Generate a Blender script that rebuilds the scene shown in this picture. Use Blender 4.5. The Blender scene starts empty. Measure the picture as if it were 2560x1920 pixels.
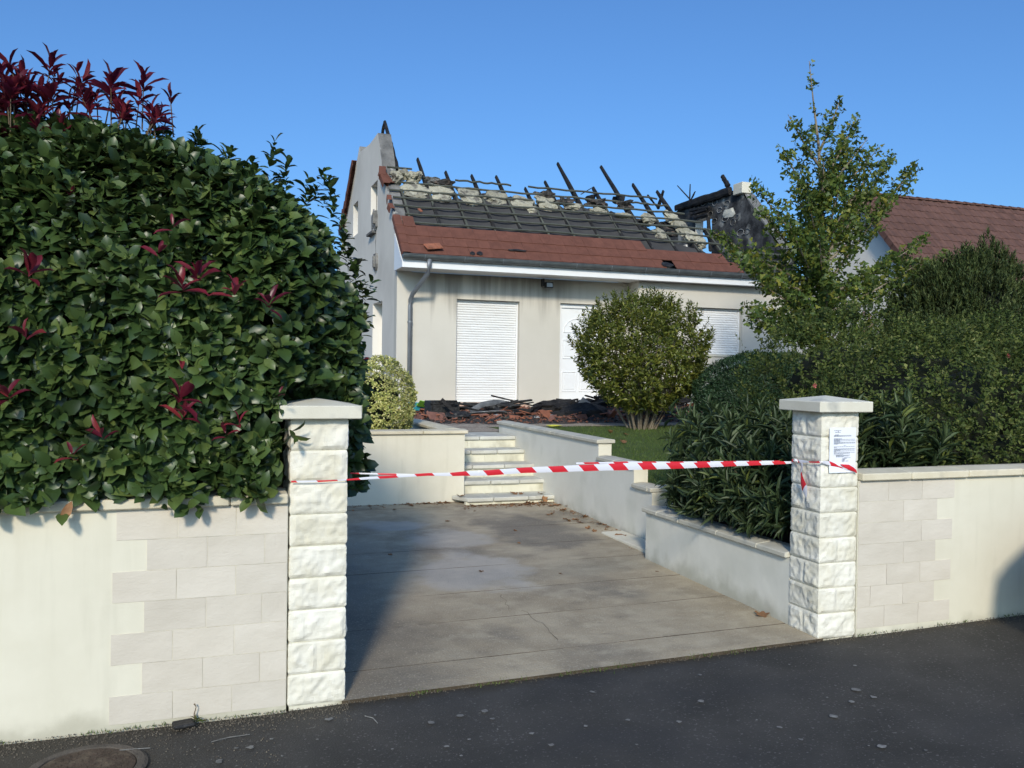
import bpy, bmesh, math, random
import numpy as np
from math import radians as rad, sin, cos, pi, hypot
from mathutils import Vector, Matrix, noise
from mathutils.geometry import tessellate_polygon

# ------------------------------------------------------------------ camera
SC = bpy.context.scene
COL = SC.collection
CAM = np.array([-0.6766, -4.2006, 1.6])
CR = np.array([0.94156, -0.33656, 0.01369]); CU = np.array([-0.00812, 0.01796, 0.99981]); CF = np.array([0.33674, 0.94149, -0.01418])
FPX = 2180.0
cd = bpy.data.cameras.new('camera'); cam = bpy.data.objects.new('camera', cd); COL.objects.link(cam)
cd.sensor_fit = 'HORIZONTAL'; cd.sensor_width = 36; cd.lens = 36 * FPX / 2560
cd.clip_start = .05; cd.clip_end = 2000
cam.matrix_world = Matrix(((CR[0], CU[0], -CF[0], CAM[0]), (CR[1], CU[1], -CF[1], CAM[1]), (CR[2], CU[2], -CF[2], CAM[2]), (0, 0, 0, 1)))
SC.camera = cam
# ------------------------------------------------------------------ light
SUN_AZ, SUN_EL = 21.0, 27.0            # shadows fall towards +Y, a little to +X
W = bpy.data.worlds.new('World'); SC.world = W; W.use_nodes = True
wn = W.node_tree; wn.nodes.clear()
sky = wn.nodes.new('ShaderNodeTexSky'); sky.sky_type = 'NISHITA'; sky.sun_disc = False
sky.sun_elevation = rad(SUN_EL); sky.sun_rotation = rad(180 + SUN_AZ)
sky.air_density = 1.0; sky.dust_density = 2.4; sky.ozone_density = 4.6; sky.altitude = 0
bg = wn.nodes.new('ShaderNodeBackground'); bg.inputs[1].default_value = .14
wo = wn.nodes.new('ShaderNodeOutputWorld')
tint = wn.nodes.new('ShaderNodeMix'); tint.data_type = 'RGBA'; tint.blend_type = 'MULTIPLY'; tint.inputs[0].default_value = 1; tint.inputs[7].default_value = (.55, .80, 1.02, 1)   # the clear deep blue of the photograph
wn.links.new(sky.outputs[0], tint.inputs[6]); wn.links.new(tint.outputs[2], bg.inputs[0]); wn.links.new(bg.outputs[0], wo.inputs[0])
sd = bpy.data.lights.new('sun', 'SUN'); sun = bpy.data.objects.new('sun', sd); COL.objects.link(sun)
sd.energy = 2.55; sd.angle = rad(6.5); sd.color = (1, .885, .71)     # a hazy sun: soft-edged shadows
sv = Vector((sin(rad(SUN_AZ)) * cos(rad(SUN_EL)), cos(rad(SUN_AZ)) * cos(rad(SUN_EL)), -sin(rad(SUN_EL))))
sun.rotation_euler = sv.to_track_quat('-Z', 'Y').to_euler(); sun.location = (-5, -20, 15)
vs = SC.view_settings; vs.view_transform = 'Standard'; vs.look = 'None'; vs.exposure = 0.28; vs.gamma = 1
vs.use_curve_mapping = False

# ------------------------------------------------------------------ helpers
RNG = np.random.default_rng(7); random.seed(11)
def ray(px, py): return CF * FPX + CR * (px - 1280) - CU * (py - 960)
def at(px, py, **k):
    d = ray(px, py); (a, v), = k.items(); i = 'xyz'.index(a)
    return Vector(CAM + d * (v - CAM[i]) / d[i])
def D(px, py, **k): return at(px * 1.15732, py * 1.15732, **k)
def nz(p, s=1.0, seed=0.0): return noise.noise(Vector((p[0] * s + seed, p[1] * s - seed * .7, p[2] * s + seed * 1.3)))

WM = {}
def link(o, parent=None, M=None):
    COL.objects.link(o); M = M or Matrix.Identity(4)
    if parent is not None:
        o.parent = parent; o.matrix_parent_inverse = WM[parent.name].inverted()
    o.matrix_basis = M; WM[o.name] = M
    return o
def thing(name, label, cat, loc=(0, 0, 0), group=None):
    o = bpy.data.objects.new(name, None); o.empty_display_size = .1
    link(o, None, Matrix.Translation(Vector(loc))); tag(o, label, cat, group); return o
def tag(o, label, cat, group=None):
    o['label'] = label; o['category'] = cat
    if group: o['group'] = group
    return o
def struct(o): o['kind'] = 'structure'; return o
def stuff(o): o['kind'] = 'stuff'; return o

class MB:
    def __init__(s): s.v = []; s.f = []; s.m = []
    def add(s, vs, fs, mi=0):
        b = len(s.v); s.v += [tuple(v) for v in vs]
        for f in fs: s.f.append(tuple(i + b for i in f)); s.m.append(mi)
        return s
    def box(s, x0, x1, y0, y1, z0, z1, mi=0):
        return s.add([(x0,y0,z0),(x1,y0,z0),(x1,y1,z0),(x0,y1,z0),(x0,y0,z1),(x1,y0,z1),(x1,y1,z1),(x0,y1,z1)],
                     [(0,3,2,1),(4,5,6,7),(0,1,5,4),(1,2,6,5),(2,3,7,6),(3,0,4,7)], mi)
    def beam(s, p0, p1, w, h, up=(0,0,1), mi=0):
        p0 = Vector(p0); p1 = Vector(p1); d = (p1 - p0).normalized(); u = Vector(up); r = d.cross(u).normalized(); u = r.cross(d)
        vs = []
        for p in (p0, p1):
            for a, b in ((-1,-1),(1,-1),(1,1),(-1,1)): vs.append(p + r * a * w / 2 + u * b * h / 2)
        return s.add(vs, [(0,3,2,1),(4,5,6,7),(0,1,5,4),(1,2,6,5),(2,3,7,6),(3,0,4,7)], mi)
    def tube(s, pts, rad_, n=7, mi=0, cap=True):
        pts = [Vector(p) for p in pts]; b = len(s.v); k = len(pts)
        for i, p in enumerate(pts):
            t = (pts[min(i+1,k-1)] - pts[max(i-1,0)]).normalized()
            a = t.cross(Vector((0,0,1)) if abs(t.z) < .9 else Vector((1,0,0))).normalized(); c = t.cross(a)
            r = rad_[i] if hasattr(rad_, '__len__') else rad_
            for j in range(n): s.v.append(tuple(p + (a * cos(2*pi*j/n) + c * sin(2*pi*j/n)) * r))
        for i in range(k-1):
            for j in range(n):
                s.f.append((b+i*n+j, b+i*n+(j+1)%n, b+(i+1)*n+(j+1)%n, b+(i+1)*n+j)); s.m.append(mi)
        if cap:
            s.f.append(tuple(b+j for j in range(n))[::-1]); s.f.append(tuple(b+(k-1)*n+j for j in range(n))); s.m += [mi, mi]
        return s
    def mesh(s, name, mats, smooth=False, bevel=0, recalc=True):
        me = bpy.data.meshes.new(name); me.from_pydata(s.v, [], s.f)
        for m in (mats if isinstance(mats, (list, tuple)) else [mats]): me.materials.append(m)
        me.polygons.foreach_set('material_index', s.m)
        if bevel or recalc:
            bm = bmesh.new(); bm.from_mesh(me)
            if recalc: bmesh.ops.recalc_face_normals(bm, faces=bm.faces)
            if bevel:
                es = [e for e in bm.edges if len(e.link_faces) == 2 and e.calc_face_angle(0) > .6]
                bmesh.ops.bevel(bm, geom=es, offset=bevel, segments=1, affect='EDGES', clamp_overlap=True)
            bm.to_mesh(me); bm.free()
        if smooth: me.polygons.foreach_set('use_smooth', [True] * len(me.polygons))
        return me
    def build(s, name, mats, parent=None, smooth=False, bevel=0, recalc=True, M=None):
        return link(bpy.data.objects.new(name, s.mesh(name, mats, smooth, bevel, recalc)), parent, M)
def inst(name, me, parent=None, M=None): return link(bpy.data.objects.new(name, me), parent, M)

def plate(mb, outer, holes, to3, t, mi=0, mi_edge=None, mi_back=None, mi_hole=None):
    """flat wall of thickness t with openings; to3(u, w, d)"""
    mi_edge = mi if mi_edge is None else mi_edge; mi_back = mi if mi_back is None else mi_back; mi_hole = mi if mi_hole is None else mi_hole
    loops = [outer] + holes; flat = [p for l in loops for p in l]
    tris = tessellate_polygon([[Vector((p[0], p[1], 0)) for p in l] for l in loops])
    b = len(mb.v); n = len(flat)
    mb.v += [tuple(to3(p[0], p[1], 0)) for p in flat] + [tuple(to3(p[0], p[1], t)) for p in flat]
    for tr in tris:
        mb.f.append(tuple(b + i for i in tr)); mb.m.append(mi)
        mb.f.append(tuple(b + n + i for i in tr[::-1])); mb.m.append(mi_back)
    o = 0
    for li, l in enumerate(loops):
        k = len(l)
        for i in range(k):
            a, c = o + i, o + (i + 1) % k
            mb.f.append((b + a, b + c, b + n + c, b + n + a)); mb.m.append(mi_edge if li == 0 else mi_hole)
        o += k

# ------------------------------------------------------------------ materials
def mat(name, c1, c2=None, scale=4.0, detail=6.0, rough=.8, bump=0.0, bscale=40.0, spec=.3, c3=None, scale3=1.0, thr3=(.55,.7),
        objrand=0.0, stretch=None, metal=0.0, bump2=0.0, b2scale=6.0, ramp=(.35,.65)):
    m = bpy.data.materials.new(name); m.use_nodes = True; t = m.node_tree; N = t.nodes; L = t.links
    p = N['Principled BSDF']; p.inputs['Roughness'].default_value = rough; p.inputs['Metallic'].default_value = metal
    p.inputs['Specular IOR Level'].default_value = spec
    tc = N.new('ShaderNodeTexCoord'); co = tc.outputs['Object']
    oi = N.new('ShaderNodeObjectInfo')
    off = N.new('ShaderNodeVectorMath'); off.operation = 'MULTIPLY_ADD'
    cmb = N.new('ShaderNodeCombineXYZ')
    for i in range(3): L.new(oi.outputs['Random'], cmb.inputs[i])
    L.new(cmb.outputs[0], off.inputs[0]); off.inputs[1].default_value = (37, 53, 71) if objrand else (0, 0, 0); L.new(co, off.inputs[2])
    co = off.outputs[0]
    mp = N.new('ShaderNodeMapping'); L.new(co, mp.inputs[0]); mp.inputs['Scale'].default_value = stretch or (1, 1, 1)
    n1 = N.new('ShaderNodeTexNoise'); n1.inputs['Scale'].default_value = scale; n1.inputs['Detail'].default_value = detail; n1.inputs['Roughness'].default_value = .6
    L.new(mp.outputs[0], n1.inputs[0])
    cr = N.new('ShaderNodeValToRGB'); cr.color_ramp.elements[0].position, cr.color_ramp.elements[1].position = ramp
    cr.color_ramp.elements[0].color = (*c1, 1); cr.color_ramp.elements[1].color = (*(c2 or c1), 1)
    L.new(n1.outputs[0], cr.inputs[0]); out = cr.outputs[0]
    if c3:
        n3 = N.new('ShaderNodeTexNoise'); n3.inputs['Scale'].default_value = scale3; n3.inputs['Detail'].default_value = 7; L.new(mp.outputs[0], n3.inputs[0])
        mr = N.new('ShaderNodeMapRange'); mr.inputs[1].default_value, mr.inputs[2].default_value = thr3; L.new(n3.outputs[0], mr.inputs[0])
        mx = N.new('ShaderNodeMix'); mx.data_type = 'RGBA'; L.new(mr.outputs[0], mx.inputs[0]); L.new(out, mx.inputs[6]); mx.inputs[7].default_value = (*c3, 1); out = mx.outputs[2]
    if objrand:
        hv = N.new('ShaderNodeHueSaturation'); ma = N.new('ShaderNodeMapRange'); ma.inputs[3].default_value = 1 - objrand; ma.inputs[4].default_value = 1 + objrand
        L.new(oi.outputs['Random'], ma.inputs[0]); L.new(ma.outputs[0], hv.inputs['Value']); L.new(out, hv.inputs['Color']); out = hv.outputs[0]
    L.new(out, p.inputs['Base Color'])
    if bump or bump2:
        prev = None
        for st, sc_ in ((bump2, b2scale), (bump, bscale)):
            if not st: continue
            nb = N.new('ShaderNodeTexNoise'); nb.inputs['Scale'].default_value = sc_; nb.inputs['Detail'].default_value = 4; L.new(mp.outputs[0], nb.inputs[0])
            bp = N.new('ShaderNodeBump'); bp.inputs['Strength'].default_value = st; bp.inputs['Distance'].default_value = .6 / sc_; L.new(nb.outputs[0], bp.inputs['Height'])
            if prev: L.new(prev.outputs[0], bp.inputs['Normal'])
            prev = bp
        L.new(prev.outputs[0], p.inputs['Normal'])
    m['out'] = 1
    return m
def nodes(m): return m.node_tree.nodes, m.node_tree.links, m.node_tree.nodes['Principled BSDF']
def over(m, fac, col, after=True):
    """mix a colour over the base colour by a factor socket"""
    N, L, p = nodes(m); src = p.inputs['Base Color'].links[0].from_socket
    mx = N.new('ShaderNodeMix'); mx.data_type = 'RGBA'; L.new(fac, mx.inputs[0]); L.new(src, mx.inputs[6]); mx.inputs[7].default_value = (*col, 1)
    L.new(mx.outputs[2], p.inputs['Base Color']); return m
def mrange(m, sock, a, b, c=0., d=1., smooth=True):
    N, L, p = nodes(m); r = N.new('ShaderNodeMapRange'); r.interpolation_type = 'SMOOTHSTEP' if smooth else 'LINEAR'
    for i, v in enumerate((a, b, c, d)): r.inputs[i + 1].default_value = v
    L.new(sock, r.inputs[0]); return r.outputs[0]
def mmath(m, op, a, b):
    N, L, p = nodes(m); r = N.new('ShaderNodeMath'); r.operation = op
    for i, v in enumerate((a, b)):
        if isinstance(v, (int, float)): r.inputs[i].default_value = v
        else: L.new(v, r.inputs[i])
    return r.outputs[0]
def mnoise(m, scale, stretch=(1,1,1), detail=5, off=(0,0,0)):
    N, L, p = nodes(m); tc = N.new('ShaderNodeTexCoord'); mp = N.new('ShaderNodeMapping'); mp.inputs['Scale'].default_value = stretch; mp.inputs['Location'].default_value = off
    L.new(tc.outputs['Object'], mp.inputs[0]); n = N.new('ShaderNodeTexNoise'); n.inputs['Scale'].default_value = scale; n.inputs['Detail'].default_value = detail
    L.new(mp.outputs[0], n.inputs[0]); return n.outputs[0]
def mxyz(m):
    N, L, p = nodes(m); tc = N.new('ShaderNodeTexCoord'); s = N.new('ShaderNodeSeparateXYZ'); L.new(tc.outputs['Object'], s.inputs[0]); return s.outputs

def leafmat(name, cols, rough=.45, spec=.4, trans=.25, tcol=None):
    m = bpy.data.materials.new(name); m.use_nodes = True; t = m.node_tree; N = t.nodes; L = t.links; p = N['Principled BSDF']
    g = N.new('ShaderNodeNewGeometry'); oi = N.new('ShaderNodeObjectInfo')
    ad = N.new('ShaderNodeMath'); ad.operation = 'ADD'; L.new(g.outputs['Random Per Island'], ad.inputs[0]); L.new(oi.outputs['Random'], ad.inputs[1])
    fr = N.new('ShaderNodeMath'); fr.operation = 'FRACT'; L.new(ad.outputs[0], fr.inputs[0])
    cr = N.new('ShaderNodeValToRGB'); e = cr.color_ramp.elements
    while len(e) < len(cols): e.new(.5)
    for i, (pos, c) in enumerate(cols): e[i].position = pos; e[i].color = (*c, 1)
    L.new(fr.outputs[0], cr.inputs[0])
    tc = N.new('ShaderNodeTexCoord'); nn = N.new('ShaderNodeTexNoise'); nn.inputs['Scale'].default_value = 2.2; L.new(tc.outputs['Object'], nn.inputs[0])
    hv = N.new('ShaderNodeHueSaturation'); mr = N.new('ShaderNodeMapRange'); mr.inputs[1].default_value = .3; mr.inputs[2].default_value = .7; mr.inputs[3].default_value = .75; mr.inputs[4].default_value = 1.3
    L.new(nn.outputs[0], mr.inputs[0]); L.new(mr.outputs[0], hv.inputs['Value']); L.new(cr.outputs[0], hv.inputs['Color'])
    L.new(hv.outputs[0], p.inputs['Base Color']); p.inputs['Roughness'].default_value = rough; p.inputs['Specular IOR Level'].default_value = spec
    if trans:
        tr = N.new('ShaderNodeBsdfTranslucent'); hs = N.new('ShaderNodeHueSaturation'); hs.inputs['Value'].default_value = 1.6; hs.inputs['Hue'].default_value = .48
        L.new(hv.outputs[0], hs.inputs['Color']); L.new(hs.outputs[0], tr.inputs[0])
        mx = N.new('ShaderNodeMixShader'); mx.inputs[0].default_value = trans; L.new(p.outputs[0], mx.inputs[1]); L.new(tr.outputs[0], mx.inputs[2])
        L.new(mx.outputs[0], N['Material Output'].inputs[0])
    return m

M_plaster = mat('cream_plaster', (.64,.605,.49), (.70,.665,.55), 1.3, 5, .85, .12, 180, bump2=.05, b2scale=9)
zz = mxyz(M_plaster)[2]
over(M_plaster, mmath(M_plaster, 'MULTIPLY', mrange(M_plaster, mmath(M_plaster, 'ADD', zz, mmath(M_plaster, 'MULTIPLY', mnoise(M_plaster, 7), .22)), .23, .10), .55), (.33,.31,.23))
over(M_plaster, mmath(M_plaster, 'MULTIPLY', mrange(M_plaster, mnoise(M_plaster, 9, (1,1,.12), 6), .56, .74), .22), (.42,.40,.31))
over(M_plaster, mmath(M_plaster, 'MULTIPLY', mrange(M_plaster, mnoise(M_plaster, 2.2, (1,1,1), 8, (3,1,0)), .52, .75), .25), (.54,.50,.38))
zz = mxyz(M_plaster)[2]
over(M_plaster, mmath(M_plaster, 'MULTIPLY', mmath(M_plaster, 'MULTIPLY', mrange(M_plaster, mnoise(M_plaster, 14, (1,1,.05), 6, (2,0,0)), .50, .70), mrange(M_plaster, zz, .35, .95)), .11), (.40,.36,.25))
M_shadeplaster = mat('shade_side_plaster', (.70,.68,.60), (.76,.74,.66), 1.5, 6, .85, .12, 160, c3=(.60,.59,.51), scale3=2.2, thr3=(.52,.75), bump2=.05, b2scale=8)  # lightened copy of the cream plaster for shaded faces; fill light painted in
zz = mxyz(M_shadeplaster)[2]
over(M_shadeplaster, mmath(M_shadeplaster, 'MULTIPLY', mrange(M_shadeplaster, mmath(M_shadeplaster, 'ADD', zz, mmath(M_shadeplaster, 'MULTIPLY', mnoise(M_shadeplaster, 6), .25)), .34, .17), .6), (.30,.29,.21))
M_facing = mat('facing_stone', (.56,.51,.43), (.62,.57,.49), 2.5, 6, .85, .15, 60, objrand=.05, bump2=.07, b2scale=9, stretch=(1,1,2.0))
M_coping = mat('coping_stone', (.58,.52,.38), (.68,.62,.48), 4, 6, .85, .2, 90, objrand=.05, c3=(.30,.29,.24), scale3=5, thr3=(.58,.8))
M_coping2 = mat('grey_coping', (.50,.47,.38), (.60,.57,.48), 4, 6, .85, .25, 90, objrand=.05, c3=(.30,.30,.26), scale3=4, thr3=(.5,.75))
M_block = mat('rough_white_stone', (.68,.65,.55), (.76,.735,.65), 5, 6, .8, .3, 45, objrand=.03, c3=(.58,.53,.38), scale3=4.0, thr3=(.52,.80))
zz = mxyz(M_block)[2]
M_cap = mat('pillar_cap', (.60,.57,.47), (.68,.65,.55), 3, 6, .85, .2, 120, c3=(.36,.36,.33), scale3=6, thr3=(.55,.75))
M_tread = mat('tread_stone', (.46,.45,.40), (.58,.57,.50), 4, 6, .7, .15, 90, objrand=.05, c3=(.30,.30,.23), scale3=5, thr3=(.55,.75))
M_riser = mat('riser_stone', (.62,.60,.48), (.70,.675,.56), 4, 6, .8, .15, 90, objrand=.04, c3=(.30,.28,.20), scale3=4, thr3=(.54,.78), stretch=(1,1,.6))
M_asph = mat('asphalt', (.037,.035,.031), (.062,.058,.052), 2.0, 8, .85, 1.0, 120, spec=.35, c3=(.13,.125,.115), scale3=75, thr3=(.61,.68))
yy = mxyz(M_asph)[1]
over(M_asph, mmath(M_asph, 'MULTIPLY', mrange(M_asph, mmath(M_asph, 'ADD', yy, mmath(M_asph, 'MULTIPLY', mnoise(M_asph, 4.5), .35)), .03, .20), .75), (.045,.038,.026))
xx = mxyz(M_asph)[0]
over(M_asph, mmath(M_asph, 'MULTIPLY', mrange(M_asph, mnoise(M_asph, .9, (1,1.6,1), 8, (5,0,0)), .48, .68), .45), (.034,.034,.036))
dm = mmath(M_asph, 'ADD', xx, mmath(M_asph, 'MULTIPLY', mnoise(M_asph, 2.5), 1.1))
over(M_asph, mmath(M_asph, 'MULTIPLY', mrange(M_asph, dm, -.05, -.55), .6), (.052,.043,.031))
M_conc = mat('drive_concrete', (.33,.27,.185), (.45,.38,.27), 1.7, 12, .75, .9, 110, spec=.35, c3=(.17,.15,.12), scale3=1.1, thr3=(.50,.72), bump2=.1, b2scale=8)
xx, yy, zz = mxyz(M_conc)
over(M_conc, mmath(M_conc, 'MULTIPLY', mrange(M_conc, mnoise(M_conc, 6, (1,1.3,1), 10), .48, .70), .5), (.50,.43,.31))
over(M_conc, mmath(M_conc, 'MULTIPLY', mrange(M_conc, mnoise(M_conc, 4, (1,1.2,1), 10, (7,3,0)), .52, .75), .5), (.215,.178,.125))
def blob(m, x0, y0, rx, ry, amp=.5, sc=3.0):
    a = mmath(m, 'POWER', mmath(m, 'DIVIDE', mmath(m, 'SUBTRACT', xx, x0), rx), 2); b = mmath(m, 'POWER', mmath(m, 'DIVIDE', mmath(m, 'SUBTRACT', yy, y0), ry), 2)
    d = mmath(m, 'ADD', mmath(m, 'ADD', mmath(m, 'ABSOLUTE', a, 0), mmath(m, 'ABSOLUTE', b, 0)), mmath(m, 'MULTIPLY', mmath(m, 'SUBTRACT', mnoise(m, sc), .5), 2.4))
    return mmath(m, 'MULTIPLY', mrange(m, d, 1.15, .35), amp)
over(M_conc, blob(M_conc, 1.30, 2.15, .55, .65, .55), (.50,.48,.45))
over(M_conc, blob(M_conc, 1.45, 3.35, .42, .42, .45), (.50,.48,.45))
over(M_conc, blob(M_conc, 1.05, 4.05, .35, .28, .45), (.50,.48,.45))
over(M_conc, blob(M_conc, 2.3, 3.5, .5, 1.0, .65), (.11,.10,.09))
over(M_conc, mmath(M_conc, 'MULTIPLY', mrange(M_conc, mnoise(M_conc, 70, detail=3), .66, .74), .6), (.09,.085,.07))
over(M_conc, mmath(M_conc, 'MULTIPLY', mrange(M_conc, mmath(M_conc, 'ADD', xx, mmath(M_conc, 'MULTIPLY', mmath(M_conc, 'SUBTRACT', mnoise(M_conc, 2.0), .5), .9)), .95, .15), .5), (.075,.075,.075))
over(M_conc, mmath(M_conc, 'MULTIPLY', mrange(M_conc, mnoise(M_conc, 95, (1,1,1), 2, (4,4,4)), .58, .68), .45), (.56,.50,.39))
M_soil = mat('garden_soil', (.05,.038,.025), (.085,.065,.042), 6, 8, .95, .8, 30)
M_path = mat('gravel_path', (.33,.27,.21), (.43,.36,.28), 5, 8, .9, .8, 90, c3=(.12,.10,.08), scale3=25, thr3=(.55,.65))
M_lawn = mat('lawn_ground', (.05,.082,.02), (.075,.105,.028), 6, 6, .95, .5, 60)
M_hwall = mat('house_plaster', (.54,.51,.445), (.59,.56,.495), .8, 5, .88, .1, 150)
# soot runs washed down the front wall below the gutter
zz = mxyz(M_hwall)[2]; xx = mxyz(M_hwall)[0]
stk = mnoise(M_hwall, 5.0, (1,.3,.06), 4)
sm = mmath(M_hwall, 'MULTIPLY', mrange(M_hwall, mmath(M_hwall, 'ADD', zz, mmath(M_hwall, 'MULTIPLY', mmath(M_hwall, 'SUBTRACT', stk, .5), 2.4)), 2.8, 3.75), .68)
over(M_hwall, mmath(M_hwall, 'MULTIPLY', sm, mmath(M_hwall, 'MULTIPLY', mrange(M_hwall, xx, 3.2, 4.0), mrange(M_hwall, xx, 7.6, 6.4))), (.15,.135,.115))
M_gable = mat('gable_plaster', (.66,.625,.555), (.72,.685,.615), .8, 5, .88, .1, 150, c3=(.54,.51,.455), scale3=.7, thr3=(.5,.8))  # house plaster raised for the shaded gable; fill light is in the colour
M_char_masonry = mat('charred_masonry', (.10,.10,.098), (.22,.215,.205), 3, 8, .95, .6, 30, c3=(.42,.41,.39), scale3=4.5, thr3=(.60,.72))
M_soot = mat('sooted_wall', (.022,.022,.023), (.11,.11,.11), 2.2, 10, .9, .5, 30, c3=(.30,.30,.28), scale3=2.6, thr3=(.58,.70), ramp=(.42,.62))
M_char = mat('charred_wood', (.008,.008,.009), (.028,.026,.025), 8, 6, .75, .9, 25, spec=.3, stretch=(1,1,1))
M_batten = mat('treated_batten', (.062,.067,.055), (.10,.105,.085), 5, 6, .85, .3, 60, objrand=.12)
M_membrane = mat('roof_underlay', (.040,.039,.039), (.062,.060,.060), 2, 6, .8, .15, 40)
M_insul = mat('mineral_wool', (.28,.26,.19), (.42,.40,.32), 5, 8, .95, 1.0, 18, objrand=.22, c3=(.13,.12,.10), scale3=5, thr3=(.52,.64))
M_rtile = mat('roof_tile_red', (.125,.050,.034), (.165,.066,.045), 6, 7, .85, .3, 60, objrand=.06)
M_brokentile = mat('fresh_tile', (.20,.08,.048), (.31,.115,.065), 6, 6, .85, .4, 50, objrand=.3)
M_oldtile = mat('old_tile', (.17,.08,.06), (.25,.12,.09), 6, 6, .85, .4, 50, objrand=.3, c3=(.05,.045,.04), scale3=9, thr3=(.55,.65))
M_ntile = mat('neighbour_tile', (.10,.052,.041), (.135,.070,.055), 4, 7, .85, .3, 50, objrand=.14, c3=(.10,.055,.045), scale3=3, thr3=(.5,.7))
M_nwall = mat('neighbour_plaster', (.72,.68,.60), (.78,.74,.66), 1, 4, .88, .1, 100)
M_white = mat('white_pvc', (.76,.77,.78), (.80,.81,.82), 2, 3, .4, 0, 1, spec=.45)
M_shut = mat('shutter_slat_white', (.74,.74,.73), (.80,.80,.79), 1.5, 3, .45, 0, 1, objrand=.02)
M_zinc = mat('zinc', (.085,.10,.105), (.14,.155,.16), 4, 6, .5, .1, 60, metal=.35, spec=.5)
M_pipe = mat('downpipe_grey', (.17,.19,.215), (.23,.25,.275), 3, 6, .5, .1, 60, metal=.3, spec=.5)
M_black = mat('black_plastic', (.012,.012,.013), (.03,.03,.03), 9, 5, .5, .5, 25)
M_glass = mat('lamp_glass', (.3,.32,.35), (.36,.38,.4), 3, 2, .1, spec=.7)
M_paper = mat('paper', (.78,.80,.86), (.80,.82,.88), 3, 2, .7)
M_ink = mat('ink', (.33,.35,.40), (.40,.42,.46), 9, 2, .7)
M_stampink = mat('stamp_ink', (.30,.32,.38), (.42,.44,.5), 60, 3, .7)
M_sill = mat('pink_sill_tile', (.45,.31,.24), (.54,.38,.30), 5, 5, .6, objrand=.08)
M_bark = mat('bark', (.16,.13,.095), (.26,.22,.165), 12, 6, .9, .7, 40, stretch=(1,1,.25))
M_twig = mat('twig', (.10,.075,.045), (.16,.12,.08), 15, 5, .9, .4, 60)
M_core = mat('dark_core_fill', (.008,.011,.005), (.014,.018,.008), 9, 5, .95)  # near-black for the added cores; inner shade put into the colour
M_dead = mat('dead_leaf', (.17,.085,.04), (.27,.145,.07), 18, 5, .75, .4, 40, objrand=.4, spec=.25)
M_iron = mat('cast_iron', (.05,.035,.025), (.085,.06,.045), 12, 7, .8, .9, 70, c3=(.11,.085,.06), scale3=14, thr3=(.5,.7))
M_ring = mat('manhole_ring', (.07,.06,.05), (.105,.09,.075), 10, 7, .9, .7, 60)
M_grit = mat('grit', (.06,.05,.04), (.15,.13,.10), 60, 3, .95, objrand=.2)
M_scrap = mat('pale_scrap', (.13,.13,.125), (.22,.215,.20), 40, 3, .9, objrand=.3)
M_ash = mat('ash', (.02,.02,.02), (.06,.055,.05), 9, 8, .95, 1.0, 25, c3=(.13,.10,.085), scale3=12, thr3=(.55,.62))
M_steel = mat('scorched_sheet_metal', (.16,.165,.165), (.30,.30,.29), 5, 7, .55, .2, 30, metal=.4)
M_panel = mat('grey_board', (.26,.265,.27), (.33,.335,.34), 4, 5, .8, .1, 50, objrand=.1)
M_whiteboard = mat('pale_board', (.55,.56,.55), (.62,.63,.62), 5, 5, .8, .1, 50)
M_blue = mat('blue_basin', (.03,.24,.30), (.04,.28,.34), 4, 3, .4)
M_lime = mat('lime_plastic', (.22,.48,.05), (.26,.54,.07), 4, 3, .4)
M_grass = leafmat('grass_blade', [(0,(.05,.092,.018)), (.5,(.08,.13,.025)), (1,(.13,.17,.045))], .6, .25, .2)
M_photinia = leafmat('photinia_leaf', [(0,(.024,.046,.015)), (.4,(.040,.074,.020)), (.8,(.064,.104,.028)), (1,(.11,.15,.04))], .37, .45, .17)
M_redleaf = leafmat('red_photinia_leaf', [(0,(.075,.008,.018)), (.5,(.13,.014,.025)), (1,(.22,.03,.035))], .35, .45, .3)
M_gold = leafmat('variegated_leaf', [(0,(.16,.21,.05)), (.3,(.34,.36,.10)), (.65,(.52,.51,.18)), (1,(.64,.61,.30))], .45, .35, .2)
M_round = leafmat('round_shrub_leaf', [(0,(.06,.08,.015)), (.5,(.105,.13,.022)), (.85,(.16,.175,.03)), (1,(.23,.22,.04))], .45, .4, .3)
M_ginkgo = leafmat('ginkgo_leaf', [(0,(.046,.084,.02)), (.5,(.08,.125,.026)), (.85,(.14,.175,.032)), (1,(.24,.23,.04))], .5, .35, .3)
M_abelia = leafmat('small_hedge_leaf', [(0,(.036,.058,.014)), (.6,(.068,.094,.022)), (.9,(.11,.13,.03)), (1,(.19,.20,.07))], .55, .2, .2)
M_clip = leafmat('clipped_shrub_leaf', [(0,(.014,.038,.016)), (.6,(.026,.058,.022)), (1,(.05,.09,.03))], .45, .4, .15)
M_olea = leafmat('oleander_leaf', [(0,(.028,.05,.02)), (.6,(.048,.075,.03)), (.95,(.075,.105,.042)), (1,(.16,.19,.04))], .48, .35, .18)
M_yew = leafmat('yew_needles', [(0,(.028,.048,.016)), (.6,(.055,.08,.024)), (1,(.095,.115,.035))], .65, .3, .1)
M_flower = mat('pink_flower', (.40,.09,.09), (.5,.14,.13), 5, 2, .7)
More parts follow.
